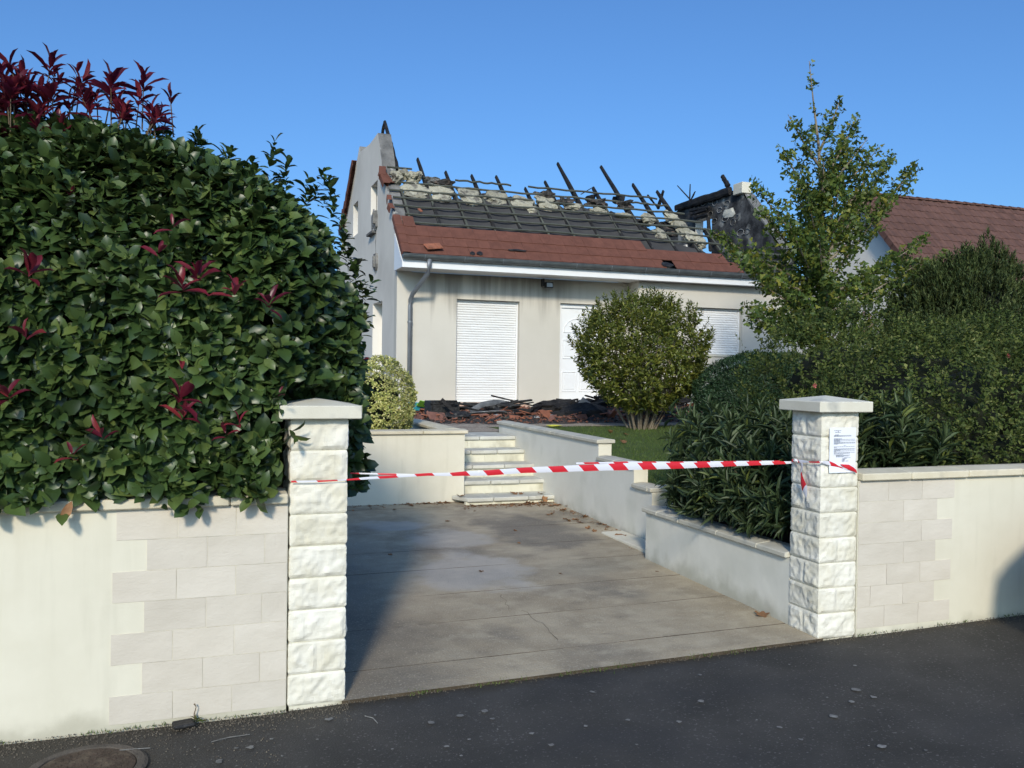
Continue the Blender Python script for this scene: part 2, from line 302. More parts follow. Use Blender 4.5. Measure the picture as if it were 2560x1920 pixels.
# ================================================================== SETTING
def zs(x): return .017 * min(max(x, -0.3), 6.0)
def zd(x, y): return zs(x) + (.003 if y < .02 else .006) + (.125 - zs(x)) * min(max(y / 5.2, 0), 1)
def zl(y): return .50 + .05 * (y - 2.3)
def sheet(name, mats, x0, x1, y0, y1, dx, zf, skirt=0):
    nx = max(1, int((x1 - x0) / dx)); ny = max(1, int((y1 - y0) / dx)); mb = MB()
    vs = [(x0 + (x1-x0)*i/nx, y0 + (y1-y0)*j/ny, 0) for j in range(ny+1) for i in range(nx+1)]
    vs = [(a, b, zf(a, b)) for a, b, _ in vs]
    mb.add(vs, [(j*(nx+1)+i, j*(nx+1)+i+1, (j+1)*(nx+1)+i+1, (j+1)*(nx+1)+i) for j in range(ny) for i in range(nx)])
    return struct(mb.build(name, mats, smooth=True, recalc=False))
g = MB().add([(-400,-400,-.12),(400,-400,-.12),(400,400,-.12),(-400,400,-.12)], [(0,1,2,3)]).build('ground', M_soil, recalc=False); struct(g)
sheet('street', M_asph, -9, 14, -12, .02, .2, lambda x, y: zs(x) - .004 + .004 * nz((x, y, 0), .8) - (.012 if y > 0 else 0))
drive = sheet('driveway', M_soil, -.02, 3.1, .008, 5.3, .3, lambda x, y: zd(x, y) - .007)
cuts = [0.0, .335, .995, 1.60, 2.29, 2.94, 3.70, 4.92, 5.27]
for i in range(8):
    y0, y1 = cuts[i] + .003, cuts[i+1] - .003
    mb = MB(); xr = 2.80 if y1 < 2.2 else (3.12)
    nx, ny = 14, 4; tk = lambda x: .03 * (x - 1.3) * (0 if i == 0 else -.6)
    def yy_(x, y): return y + ((-.03 * (x - 1.3) * .6) if (y not in (cuts[0] + .003,)) else 0)
    top = [(x, yy_(x, y), zd(x, y) + .002 * nz((x, y, i * 3.1), 1.5)) for y in np.linspace(y0, y1, ny+1) for x in np.linspace(-.02, xr, nx+1)]
    fs = [(j*(nx+1)+a, j*(nx+1)+a+1, (j+1)*(nx+1)+a+1, (j+1)*(nx+1)+a) for j in range(ny) for a in range(nx)]
    per = list(range(nx+1)) + [(j+1)*(nx+1)+nx for j in range(ny)] + [ny*(nx+1)+a for a in range(nx-1,-1,-1)] + [j*(nx+1) for j in range(ny-1,0,-1)]
    b = len(top); bot = [(top[k][0], top[k][1], top[k][2] - .02) for k in per]
    mb.add(top + bot, fs); ns = len(fs); sd_ = [(per[(k+1)%len(per)], per[k], b+k, b+(k+1)%len(per)) for k in range(len(per))]
    mb.f += sd_; mb.m += [1] * len(sd_)
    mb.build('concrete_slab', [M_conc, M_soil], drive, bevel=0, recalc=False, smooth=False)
for pts in ([(1090,1350),(1100,1375),(1120,1400),(1135,1420),(1140,1445)], [(1225,1450),(1280,1480),(1330,1520),(1390,1550),(1420,1590),(1480,1640)]):
    P = [at(860 + x * .36166, 1000 + y * .36166, z=.055) for x, y in pts]; mb = MB(); V = []
    P2 = [P[0]]
    for a, b in zip(P[:-1], P[1:]): P2 += [a.lerp(b, .5) + Vector((random.gauss(0, .012), random.gauss(0, .012), 0)), b]
    for i, q in enumerate(P2): w = random.uniform(.0006, .0016); z = zd(q.x, q.y) + .0035; V += [(q.x - w, q.y, z), (q.x + w, q.y + w, z)]
    mb.add(V, [(2*i, 2*i+1, 2*i+3, 2*i+2) for i in range(len(P2)-1)]).build('crack', M_soil, drive, recalc=False)
sheet('planter_soil', M_soil, 2.90, 3.2, .2, 2.0, .1, lambda x, y: .44 + .02 * nz((x, y, 3), 1.3))
sheet('garden_soil', M_soil, 3.13, 17, .2, 13.5, .4, lambda x, y: .42 + .03 * nz((x, y, 3), 1.3))
sheet('planting_bed', M_soil, -9, -.03, .2, 5.25, .4, lambda x, y: .04 + .03 * nz((x, y, 1), 1.3))
sheet('upper_bed', M_soil, -9, 1.96, 5.3, 24, .5, lambda x, y: .80 + .02 * nz((x, y, 5), 1.3))
sheet('path', M_path, 1.99, 3.3, 7.02, 7.92, .25, lambda x, y: .783 + .004 * nz((x, y, 2), 2))
sheet('terrace', M_path, 1.99, 12.9, 7.9, 13.3, .25, lambda x, y: .785 + .004 * nz((x, y, 2), 2))
lawn = sheet('lawn', M_lawn, 3.24, 8.2, 2.45, 7.9, .25, lambda x, y: zl(y) + .012 * nz((x, y, 2), 2))
# grass blades
n = 34000; gx = RNG.uniform(3.26, 7.4, n); gy = RNG.uniform(2.5, 7.9, n); gz = .50 + .05 * (gy - 2.3) - .004
h = RNG.uniform(.018, .04, n); a = RNG.uniform(0, 2*pi, n); w = RNG.uniform(.002, .004, n); lean = RNG.normal(0, .016, (n, 2))
V = np.zeros((n, 3, 3)); V[:,0] = np.c_[gx - np.cos(a)*w, gy - np.sin(a)*w, gz]; V[:,1] = np.c_[gx + np.cos(a)*w, gy + np.sin(a)*w, gz]; V[:,2] = np.c_[gx + lean[:,0], gy + lean[:,1], gz + h]
def npmesh(name, verts, faces, m, smooth=False):
    """verts (N,3), faces (F,k)"""
    me = bpy.data.meshes.new(name); F, k = faces.shape
    me.vertices.add(len(verts)); me.vertices.foreach_set('co', verts.astype(np.float32).ravel())
    me.loops.add(F * k); me.loops.foreach_set('vertex_index', faces.astype(np.int32).ravel())
    me.polygons.add(F); me.polygons.foreach_set('loop_start', np.arange(0, F*k, k, dtype=np.int32))
    if smooth: me.polygons.foreach_set('use_smooth', np.ones(F, bool))
    me.materials.append(m); me.update(calc_edges=True); return me
gr = inst('grass', npmesh('grass', V.reshape(-1,3), np.arange(3*n).reshape(-1,3), M_grass)); stuff(gr)

# ================================================================== WALLS
def coping_mesh(name, L, w, th, rise=.012, m=M_coping, over_=0):
    """coping stone along +X from 0..L, width along Y 0..w, with a low ridge"""
    mb = MB(); g_ = .002
    pr = [(0,0),(w,0),(w,th),(w*.5,th+rise),(0,th)]
    mb.add([(g_,y,z) for y,z in pr] + [(L-g_,y,z) for y,z in pr], [(0,1,2,3,4)[::-1],(5,6,7,8,9)] + [(i,(i+1)%5,5+(i+1)%5,5+i) for i in range(5)])
    return mb.mesh(name, m, bevel=.006)
RX = Matrix.Rotation
def T(x, y, z): return Matrix.Translation((x, y, z))
zbot = .967
# --- left boundary wall
wl = thing('boundary_wall', 'low cream rendered wall with pale facing blocks under the red-tipped hedge', 'wall', (-1.5, .1, 0))
MB().box(-7, -.283, .0, .2, -.1, zbot).build('wall_panel', M_plaster, wl)
x = -.283
k = 0
for L in [.26] + [.545] * 11:
    cm = coping_mesh('coping_stone', L, .27, .045); inst('coping_stone', cm, wl, T(x - L, -.035, zbot + .002 + RNG.uniform(-.001, .001)) @ RX(RNG.uniform(-.003, .003), 4, 'Z')); x -= L
rows = [.967, .829, .690, .552, .414, .276, .138, .012]
lefts = [-1.02, -.895, -1.035, -.905, -1.04, -.912, -1.045]
joints = [[-.765,-.515],[-.64,-.387],[-.77,-.515],[-.643,-.398],[-.785,-.52],[-.655,-.405],[-.782,-.528]]
def facing(mb_x0, x1, z0, z1, wall, y=0.0, proud=.0028):
    mb = MB(); nx = 10; nzv = 5; g_ = .0012; seed = random.random() * 50
    top = [(xx_, y - proud - .0022 * nz((xx_, 0, zz_), 9, seed) - random.uniform(0, .0004), zz_) for zz_ in np.linspace(z0 + g_, z1 - g_, nzv+1) for xx_ in np.linspace(mb_x0 + g_, x1 - g_, nx+1)]
    fs = [(j*(nx+1)+a, j*(nx+1)+a+1, (j+1)*(nx+1)+a+1, (j+1)*(nx+1)+a) for j in range(nzv) for a in range(nx)]
    per = list(range(nx+1)) + [(j+1)*(nx+1)+nx for j in range(nzv)] + [nzv*(nx+1)+a for a in range(nx-1,-1,-1)] + [j*(nx+1) for j in range(nzv-1,0,-1)]
    b = len(top); fs += [(per[(q+1)%len(per)], per[q], b+q, b+(q+1)%len(per)) for q in range(len(per))]
    mb.add(top + [(top[q][0], y + .002, top[q][2]) for q in per], fs).build('facing_block', M_facing, wall, recalc=False)
for r in range(7):
    xs = [lefts[r]] + joints[r] + [-.285]
    for a, b in zip(xs[:-1], xs[1:]): facing(a, b, rows[r+1], rows[r], wl)
# --- right boundary wall
wr = thing('boundary_wall', 'low cream rendered wall with pale facing blocks beside the pillar bearing the notice', 'wall', (4, .1, .07))
MB().box(3.035, 12, .0, .2, -.1, .975).build('wall_panel', M_plaster, wr)
x = 3.036
for L in [.375] + [.455] * 14:
    inst('coping_stone', coping_mesh('coping_stone', L, .27, .043), wr, T(x, -.035, .977 + RNG.uniform(-.001, .001))); x += L
def xw(zx): return at(1800 + zx * .39791, 1300, y=0).x
rr = [1468, 1362, 1458, 1355, 1453, 1352, 1450]; rj = [[1055, 1265], [1150], [1265], [1155], [1050, 1260], [950, 1155], [1040, 1253]]
rows = [.975, .848, .720, .592, .464, .338, .212, .085]
for r in range(7):
    xs = [3.038] + [xw(q) for q in rj[r]] + [xw(rr[r])]
    for a, b in zip(xs[:-1], xs[1:]): facing(a, b, rows[r+1], rows[r], wr)
# --- pillars
def rock_block(x0, x1, y0, y1, h, seed, amp=.0128, groove=None):
    mb = MB(); ch = .004
    def side(a, b, n): return [tuple(np.array(a) + (np.array(b) - np.array(a)) * i / n) for i in range(n)]
    nx = max(6, int((x1-x0)/.0095)); ny = max(6, int((y1-y0)/.0095)); nzv = 15
    pts = side((x0,y0),(x1,y0),nx) + side((x1,y0),(x1,y1),ny) + side((x1,y1),(x0,y1),nx) + side((x0,y1),(x0,y0),ny)
    P = len(pts); vs = []
    for j in range(nzv + 1):
        z = h * j / nzv
        for (px, py) in pts:
            du = min(min(px - x0, x1 - px) if py in (y0, y1) else 1, min(py - y0, y1 - py) if px in (x0, x1) else 1)
            e = min(max(du, 0) / .028, 1) * min(min(z, h - z) / .022, 1); e = e * e * (3 - 2 * e)
            if groove == 'f' and py in (y0, y1): e *= min(1, max(.12, abs(px - (x0 + x1) / 2) / .022))
            if groove == 's' and px in (x0, x1): e *= min(1, max(.12, abs(py - (y0 + y1) / 2) / .022))
            nv = nz((px, py, z), 14, seed) * .8 + nz((px, py, z), 33, seed + 9) * .5 + .35
            dd = amp * e * max(nv, -.1); ins = ch if (j in (0, nzv)) else 0
            ox = (-1 if px == x0 else 0) + (1 if px == x1 else 0); oy = (-1 if py == y0 else 0) + (1 if py == y1 else 0)
            if ox and oy: dd = -.002 * random.random()
            vs.append((px + ox * (dd - ins), py + oy * (dd - ins), z))
    fs = [(j*P+i, j*P+(i+1)%P, (j+1)*P+(i+1)%P, (j+1)*P+i) for j in range(nzv) for i in range(P)]
    fs += [tuple(range(P))[::-1], tuple(nzv*P+i for i in range(P))]
    mb.add(vs, fs); return mb
def pillar(x0, zb, zt, label, seed, firstwhole, splits):
    p = thing('gate_pillar', label, 'pillar', (x0 + .14, .14, zb)); n = 9; h = (zt - zb) / n; s = .27
    for r in range(n):          # r counts from the top
        z = zt - (r + 1) * h; g_ = .004
        j = RNG.uniform(-.0015, .0015, 2)
        parts = [(0, s, 0, s)]
        for (a, b, c, d) in parts:
            rock_block(a, b, c, d, h - g_, seed + r * 3.3, groove=splits[r]).build('rough_block', M_block, p, M=T(x0 + .005 + j[0], .006 + j[1], z + g_/2), recalc=False)
    MB().box(x0 + .012, x0 + s - .005, .014, s - .006, zb - .1, zt).build('mortar_core', M_riser, p)
    mb = MB(); o = .052; c = .062; cx, cy = x0 + .14, .141
    hx = .14 + o
    mb.add([(cx-hx,cy-hx,zt),(cx+hx,cy-hx,zt),(cx+hx,cy+hx,zt),(cx-hx,cy+hx,zt),(cx-hx,cy-hx,zt+c),(cx+hx,cy-hx,zt+c),(cx+hx,cy+hx,zt+c),(cx-hx,cy+hx,zt+c),(cx,cy,zt+c+.032)],
           [(0,3,2,1),(0,1,5,4),(1,2,6,5),(2,3,7,6),(3,0,4,7),(4,5,8),(5,6,8),(6,7,8),(7,4,8)])
    mb.build('cap', M_cap, p, bevel=.004); return p
PL = pillar(-.28, .0, 1.365, 'white rough stone gate pillar beside the red-tipped hedge', 3.1, 0, 'sssfsfsfs')
PR = pillar(2.757, .045, 1.388, 'white rough stone gate pillar with a paper notice taped on it', 41.7, 0, 'swsssfsfs')
# --- retaining wall beside the steps
rw = thing('retaining_wall', 'cream L-shaped retaining wall with pinkish coping left of the steps', 'wall', (1.2, 5.3, .12))
mb = MB(); plate(mb, [(-2, 0), (2.13, 0), (2.13, .895), (-2, .895)], [], lambda u, w, d: (u, 5.2 + d, w), .2); mb.box(1.95, 2.13, 5.4, 7.4, 0, .895); mb.build('wall_panel', M_plaster, rw)
x = 2.165
for L in [.52, .60, .56, .56, .56, .56, .5]:
    inst('coping_stone', coping_mesh('coping_stone', L, .26, .036), rw, T(x - L, 5.165, .897)); x -= L
y = 5.43
for L in [.64, .66, .70]:
    inst('coping_stone', coping_mesh('coping_stone', L, .25, .036), rw, T(2.165, y, .897) @ RX(pi/2, 4, 'Z')); y += L
# --- steps
st = thing('steps', 'worn white stone steps climbing between two low walls', 'steps', (2.6, 5, .12))
Yt = [4.93, 5.27, 5.60, 5.94, 6.28, 7.06]; zt = [.205, .348, .491, .634, .777]
offs = [(.72, .43), (.62, .40), (.45, .42), (.33, .40), (.45, .45)]
for i in range(5):
    x0, x1 = (1.98 if i == 0 else 2.133), 3.135
    zb = .08 if i == 0 else zt[i-1]
    # risers, in stones
    jx = [x0 + (.10 if i == 0 else 0)] + ([2.62] if i % 2 else [2.5, 2.88]) + [x1]
    for a, b in zip(jx[:-1], jx[1:]): MB().box(a + .001, b - .001, Yt[i] + .035, Yt[i] + .10, zb - .02, zt[i] - .046).build('riser', M_riser, st)
    # tread slabs
    f = [.36, .72] if i in (0, 3) else ([.27, .64] if i in (1, 2) else [.52])
    if i == 1: f = [.34, .69]
    if i == 3: f = [.30, .64]
    if i == 2: f = [.22, .62]
    ed = [x0] + [x0 + (x1 - x0) * q for q in f] + [x1]
    for a, b in zip(ed[:-1], ed[1:]):
        yb = Yt[i+1] + .03 if i < 4 else 7.06
        m_ = MB()
        if i == 0 and a == x0:
            plate(m_, [(a + .12, Yt[0]), (b - .003, Yt[0]), (b - .003, yb), (2.134, yb), (2.134, 5.19), (a, 5.19)], [], lambda u, w, d: (u, w, zt[0] - d), .046)
        else: m_.box(a + .003, b - .003, Yt[i] + RNG.uniform(-.004, .004), yb, zt[i] - .046, zt[i] + RNG.uniform(-.002, .002))
        m_.build('tread', M_tread, st, bevel=.009)
MB().box(2.14, 3.10, 5.4, 7.05, -.05, .2).build('stair_core', M_riser, st)
# --- stepped wall right of the steps
sw = thing('stepped_garden_wall', 'shaded garden wall stepping down in three levels beside the lawn', 'wall', (3.15, 4.5, .1))
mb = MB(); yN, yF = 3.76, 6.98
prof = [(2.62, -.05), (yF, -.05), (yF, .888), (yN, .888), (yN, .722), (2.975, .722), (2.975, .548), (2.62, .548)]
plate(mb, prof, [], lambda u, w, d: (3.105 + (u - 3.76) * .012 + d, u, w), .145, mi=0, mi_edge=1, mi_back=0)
mb.build('wall_panel', [M_shadeplaster, M_plaster], sw)  # shade-side tone on the faces, sunlit cream on the edges
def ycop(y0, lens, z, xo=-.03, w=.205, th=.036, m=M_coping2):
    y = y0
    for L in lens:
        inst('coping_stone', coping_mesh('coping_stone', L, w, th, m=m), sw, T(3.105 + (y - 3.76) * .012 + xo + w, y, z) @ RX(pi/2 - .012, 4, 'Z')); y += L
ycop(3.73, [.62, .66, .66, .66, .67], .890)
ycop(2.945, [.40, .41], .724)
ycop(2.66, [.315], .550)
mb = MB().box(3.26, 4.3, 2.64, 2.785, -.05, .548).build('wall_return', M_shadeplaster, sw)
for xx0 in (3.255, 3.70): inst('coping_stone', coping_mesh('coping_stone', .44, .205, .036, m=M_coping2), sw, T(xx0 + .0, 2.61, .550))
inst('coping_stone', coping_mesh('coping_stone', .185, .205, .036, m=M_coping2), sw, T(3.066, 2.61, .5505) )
# --- planter wall along the drive
pw = thing('planter_wall', 'low shaded planter wall in front of the oleander along the driveway', 'wall', (2.8, 1.2, .05))
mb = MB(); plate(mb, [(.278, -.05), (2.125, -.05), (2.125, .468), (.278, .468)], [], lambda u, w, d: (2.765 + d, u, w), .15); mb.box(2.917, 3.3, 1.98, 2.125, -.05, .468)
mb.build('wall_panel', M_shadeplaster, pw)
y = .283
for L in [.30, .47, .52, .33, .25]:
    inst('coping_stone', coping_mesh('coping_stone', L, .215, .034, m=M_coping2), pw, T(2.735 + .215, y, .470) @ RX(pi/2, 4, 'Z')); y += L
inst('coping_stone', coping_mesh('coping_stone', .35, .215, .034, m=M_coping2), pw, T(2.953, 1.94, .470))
fs_ = MB().box(2.86, 3.085, 2.14, 3.16, .02, .118).build('footing_slab', M_plaster, bevel=.006); tag(fs_, 'flat pale concrete footing slab against the foot of the stepped wall', 'slab')
# ================================================================== BURNT HOUSE
HX0, HX1, HY, HY2 = 3.05, 12.5, 13.2, 12.7
ZT = .785
ho = thing('burnt_house', 'fire-damaged cream house with burnt open roof and closed white shutters', 'house', (7.8, 14, ZT))
RS = .9; RY0, RZ0 = 12.4, 3.80
RL = hypot(1, RS); RU = Vector((0, 1/RL, RS/RL)); RN = Vector((0, -RS/RL, 1/RL))
def rp(x, s, n=0.0): return Vector((x, RY0, RZ0)) + RU * s + RN * n      # point on the front roof slope
mb = MB()
plate(mb, [(HX0, ZT-.2), (8.25, ZT-.2), (8.25, 3.60), (HX0, 3.60)],
      [[(4.31, .95), (5.70, .95), (5.70, 3.09), (4.31, 3.09)], [(6.63, .84), (7.60, .84), (7.60, 3.095), (6.63, 3.095)]], lambda u, w, d: (u, HY + d, w), .25)
plate(mb, [(8.25, ZT-.2), (HX1, ZT-.2), (HX1, 3.60), (8.25, 3.60)], [[(9.70, 2.02), (10.90, 2.02), (10.90, 3.09), (9.70, 3.09)]], lambda u, w, d: (u, HY2 + d, w), .25)
mb.box(8.25, 8.5, HY2 + .25, HY + .25, ZT-.2, 3.60)
mb.build('front_wall', M_hwall, ho)
# left gable with its broken top
gp = [(13.45, ZT-.2), (22.2, ZT-.2), (22.2, 3.75), (21.5, 4.4), (19.62, 5.98), (18.95, 6.42), (18.54, 6.66), (18.3, 6.9), (18.2, 6.945), (17.9, 7.19), (17.79, 7.2), (17.74, 7.05), (17.0, 6.98), (16.43, 6.93), (16.0, 6.93), (15.43, 6.94),
      (15.2, 6.60), (14.95, 6.2), (14.85, 5.93), (14.6, 5.71), (14.0, 5.17), (13.45, 4.67)]
mb = MB()
holes = [[(14.69, .95), (15.80, .95), (15.80, 3.11), (14.69, 3.11)], [(15.39, 5.21), (16.2, 5.21), (16.2, 5.88), (15.39, 5.88)], [(17.96, 5.05), (18.7, 5.05), (18.7, 5.88), (17.96, 5.88)]]
plate(mb, gp, holes, lambda u, w, d: (HX0 + d, u, w), .30, mi=0, mi_edge=1, mi_back=1, mi_hole=0)
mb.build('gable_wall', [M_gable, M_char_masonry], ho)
MB().add([(HX0+.002, 13.2, 3.602), (HX0+.002, 13.449, 3.602), (HX0+.002, 13.449, 4.66), (HX0+.002, 13.2, 4.44), (HX0+.30, 13.2, 3.602), (HX0+.30, 13.449, 3.602), (HX0+.30, 13.449, 4.66), (HX0+.30, 13.2, 4.44)],
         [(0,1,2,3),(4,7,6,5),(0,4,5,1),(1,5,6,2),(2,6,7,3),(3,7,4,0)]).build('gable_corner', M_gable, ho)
MB().box(HX0+.22, HX0+.25, 14.69, 15.80, .95, 3.11).build('side_shutter', M_shut, ho)
# pieces of the breached render on the gable
def lump(name, m, parent, c, r, seed, amp=.35, sub=2, rot=None, flat=None, M=None):
    bm = bmesh.new(); bmesh.ops.create_icosphere(bm, subdivisions=sub, radius=1)
    for v in bm.verts:
        k = 1 + amp * nz(v.co, 1.4, seed) + amp * .5 * nz(v.co, 3.5, seed + 3)
        if flat: v.co = Vector([max(min(q, f), -f) for q, f in zip(v.co, flat)])
        v.co *= k; v.co = Vector((v.co.x * r[0], v.co.y * r[1], v.co.z * r[2]))
    me = bpy.data.meshes.new(name); bm.to_mesh(me); bm.free(); me.materials.append(m)
    return inst(name, me, parent, M or (T(*c) @ (rot or Matrix.Identity(4))))
def breach(y, z, a, b, seed, d=.02, m=M_char_masonry):
    r = random.Random(seed); n = 13; P = [(y + a * cos(2*pi*i/n) * r.uniform(.6, 1.15), z + b * sin(2*pi*i/n) * r.uniform(.6, 1.15)) for i in range(n)]
    mb = MB(); plate(mb, P, [], lambda u, w, q: (HX0 - d + q + .012 * nz((u, w, seed), 9), u, w), d + .01); return mb.build('exposed_masonry', m, ho)
breach(15.78, 5.03, .33, .25, 3); breach(15.42, 4.97, .13, .22, 4, .05); breach(15.55, 4.03, .26, .24, 5); breach(15.32, 4.02, .10, .20, 6, .05)
for (y, z) in ((15.42, 5.05), (15.35, 4.06)): MB().box(HX0 - .10, HX0 - .02, y - .05, y + .04, z - .16, z + .10).build('broken_bracket', M_char_masonry, ho, bevel=.01)
MB().box(HX0 - .10, HX0 + .02, 15.5, 16.2, 4.70, 4.76).build('window_sill', M_char_masonry, ho, bevel=.005)
cr_ = [(HX0 - .003, 15.5 + .03 * sin(i * 1.7), 5.86 - i * .17) for i in range(11)]
MB().tube(cr_, .006, 4).build('crack', M_soot, ho)
# scorched inner face of the right gable, open window, sky behind
mb = MB()
rgp = [(12.95, ZT), (21.8, ZT), (21.8, 4.1), (19.5, 5.9), (17.7, 6.38), (16.4, 6.37), (15.2, 6.36), (14.72, 6.24), (14.33, 5.72), (13.30, 4.80), (12.95, 4.33)]
plate(mb, rgp, [[(16.15, 4.75), (16.98, 4.75), (16.98, 5.86), (16.15, 5.86)]], lambda u, w, d: (12.25 + d, u, w), .25, mi=0, mi_edge=0, mi_back=1, mi_hole=2)
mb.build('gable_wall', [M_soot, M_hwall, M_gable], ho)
# masonry coping along the front slope of the right gable
MB().beam((12.40, 13.0, 4.46), (12.40, 14.70, 6.17), .30, .07, up=RN).build('verge_coping', M_char_masonry, ho, bevel=.01)
MB().box(12.14, 12.42, 14.62, 15.02, 6.19, 6.47).build('ridge_block', M_cap, ho, bevel=.012, M=RX(rad(0), 4, 'X'))
# adhesive dabs left on the burnt inner wall
dabs = [(1145,545),(1180,575),(1305,535),(1340,540),(1445,545),(1240,550),(1380,605),(1335,700),(1530,665),(1430,680),(1470,640),(1495,710),(1560,800),(1615,790),(1300,640),(1175,540)]
for i, (zx, zy) in enumerate(dabs):
    p = at(1400 + zx * .28933, 350 + zy * .28933, x=12.245)
    mb = MB(); n = 11; a0 = random.random() * 6; full = 2*pi * random.uniform(.85, 1.0); ry, rz = random.uniform(.09, .15), random.uniform(.05, .085)
    pts = [(p.x - .008, p.y + ry * cos(a0 + full * j / n), p.z + rz * sin(a0 + full * j / n)) for j in range(n + 1)]
    mb.tube(pts, [random.uniform(.004, .013) for _ in pts], 5).build('adhesive_dab', M_char_masonry if i % 3 else M_panel, ho)
lump('plaster_patch', M_cap, ho, tuple(at(1400 + 1455 * .28933, 350 + 635 * .28933, x=12.24)), (.02, .3, .11), 4, .5)
# attic floor slab, rear eave wall so the house closes
MB().box(HX0 + .30, 12.25, 13.46, 21.7, 3.45, 3.55).build('attic_floor', M_soot, ho)
MB().box(HX0 + .30, 12.25, 21.7, 21.95, ZT, 3.7).build('rear_wall', M_hwall, ho)
# eaves: soffit, fascia, end return
MB().box(2.99, 12.62, 12.445, 13.199, 3.602, 3.613).build('soffit', M_white, ho)
mb = MB().box(2.98, 12.63, 12.42, 12.444, 3.595, 3.70); mb.box(2.98, 12.63, 12.425, 12.444, 3.70, 3.80); mb.build('fascia', M_white, ho, bevel=.003)
MB().add([(2.985, 12.446, 3.601), (2.985, 13.19, 3.601), (2.985, 13.19, 4.36), (2.985, 12.446, 3.70), (3.035, 12.446, 3.601), (3.035, 13.19, 3.601), (3.035, 13.19, 4.36), (3.035, 12.446, 3.70)],
         [(0,1,2,3),(4,7,6,5),(0,4,5,1),(1,5,6,2),(2,6,7,3),(3,7,4,0)]).build('eave_end_board', M_white, ho)
mb = MB(); ny = 9; ys = []
gut = [(12.34 + .075 * cos(pi + pi * j / ny), 3.835 + .075 * sin(pi + pi * j / ny) * 1.1) for j in range(ny + 1)]
out = gut + [(12.34 + .066 * cos(2*pi - pi * j / ny), 3.835 + .066 * sin(2*pi - pi * j / ny) * 1.1) for j in range(ny + 1)]
mb.add([(2.97, a, b) for a, b in out] + [(12.66, a, b) for a, b in out], [(i, (i+1) % len(out), len(out) + (i+1) % len(out), len(out) + i) for i in range(len(out))] + [tuple(range(ny+1)), tuple(len(out) + i for i in range(ny+1))])
mb.tube([(2.97, 12.268, 3.838), (12.66, 12.268, 3.838)], .011, 6)
gu = mb.build('gutter', M_zinc, ho)
for i in range(12): MB().tube([(3.4 + i * .8, 12.34 + .079 * cos(pi + pi * j / 8), 3.835 + .079 * sin(pi + pi * j / 8) * 1.1) for j in range(9)], .007, 4).build('gutter_bracket', M_pipe, gu)
dp = MB().tube([(3.50, 12.34, 3.765), (3.50, 12.345, 3.62), (3.49, 12.40, 3.50), (3.33, 13.02, 3.13), (3.31, 13.12, 3.02), (3.31, 13.13, 2.9), (3.31, 13.13, .95)], .045, 10).build('downpipe', M_pipe, ho, smooth=True)
MB().tube([(3.31, 13.13, 2.60), (3.31, 13.13, 2.56)], .053, 10).build('pipe_collar', M_pipe, dp)
MB().tube([(3.31, 13.13, 1.1), (3.31, 13.13, 1.0)], .055, 10).build('pipe_collar', M_pipe, dp)
fl = MB().box(6.14, 6.17, 12.98, 13.12, 3.42, 3.58).box(6.17, 6.34, 12.90, 13.0, 3.38, 3.50).build('floodlight', M_black, ho, bevel=.006)
MB().box(6.19, 6.32, 12.892, 12.899, 3.40, 3.48).build('lens', M_glass, fl)
# roller shutters
def shutter(x0, x1, z0, z1, y, n):
    o = MB().box(x0, x0 + .035, y - .02, y + .03, z0, z1).box(x1 - .035, x1, y - .02, y + .03, z0, z1).box(x0 + .036, x1 - .036, y + .018, y + .03, z0, z1).build('roller_shutter', M_white, ho, bevel=.004)
    h = (z1 - z0) / n; mb = MB(); L = x1 - x0 - .076
    pr = [(0,.001),(-.008,.004),(-.010,h*.35),(-.010,h*.62),(-.006,h*.86),(0,h*.93),(.006,h*.93),(.006,.001)]
    k = len(pr); mb.add([(0,a,b) for a,b in pr] + [(L,a,b) for a,b in pr], [(i,(i+1)%k,k+(i+1)%k,k+i) for i in range(k)] + [tuple(range(k))[::-1], tuple(range(k,2*k))])
    me = mb.mesh('slat', M_shut)
    for i in range(n): inst('slat', me, o, T(x0 + .038, y, z0 + i * h))
shutter(4.312, 5.698, .952, 3.088, HY + .13, 42)
shutter(9.702, 10.898, 2.05, 3.088, HY2 + .13, 20)
MB().box(9.66, 10.94, HY2 - .03, HY2 + .12, 2.0, 2.045).build('window_sill', M_cap, ho, bevel=.005)
# front door
dr = MB().box(6.632, 7.598, HY + .12, HY + .17, .842, 3.09).build('front_door', M_white, ho)
MB().box(6.632, 6.70, HY + .085, HY + .119, .842, 3.09).box(6.70, 7.53, HY + .085, HY + .119, 3.0, 3.09).box(7.53, 7.598, HY + .085, HY + .119, .842, 3.09).build('door_frame', M_white, dr, bevel=.004)
def rframe(z0, z1, x0, x1):
    mb = MB(); w = .018; y = HY + .119
    mb.box(x0, x1, y - .014, y, z0, z0 + w).box(x0, x1, y - .014, y, z1 - w, z1).box(x0, x0 + w, y - .014, y, z0 + w, z1 - w).box(x1 - w, x1, y - .014, y, z0 + w, z1 - w)
    mb.box(x0 + .05, x1 - .05, y - .008, y, z0 + .05, z1 - .05); return mb
for (a, b) in ((1.18, 1.62), (1.90, 2.32)):
    for c in (6.74, 7.14): rframe(a, b, c, c + .34).build('door_panel', M_white, dr, bevel=.003)
arc = [(7.115 + .35 * cos(pi * j / 14), HY + .112, 2.48 + .30 * sin(pi * j / 14)) for j in range(15)]
MB().tube(arc + [(6.765, HY + .112, 2.48), (7.465, HY + .112, 2.48)][0:1], .009, 5).box(6.77, 7.46, HY + .104, HY + .118, 2.47, 2.488).build('door_panel', M_white, dr)
MB().tube([(7.47, HY + .08, 1.85), (7.47, HY + .04, 1.85), (7.36, HY + .04, 1.85)], .011, 6).build('handle', M_pipe, dr)
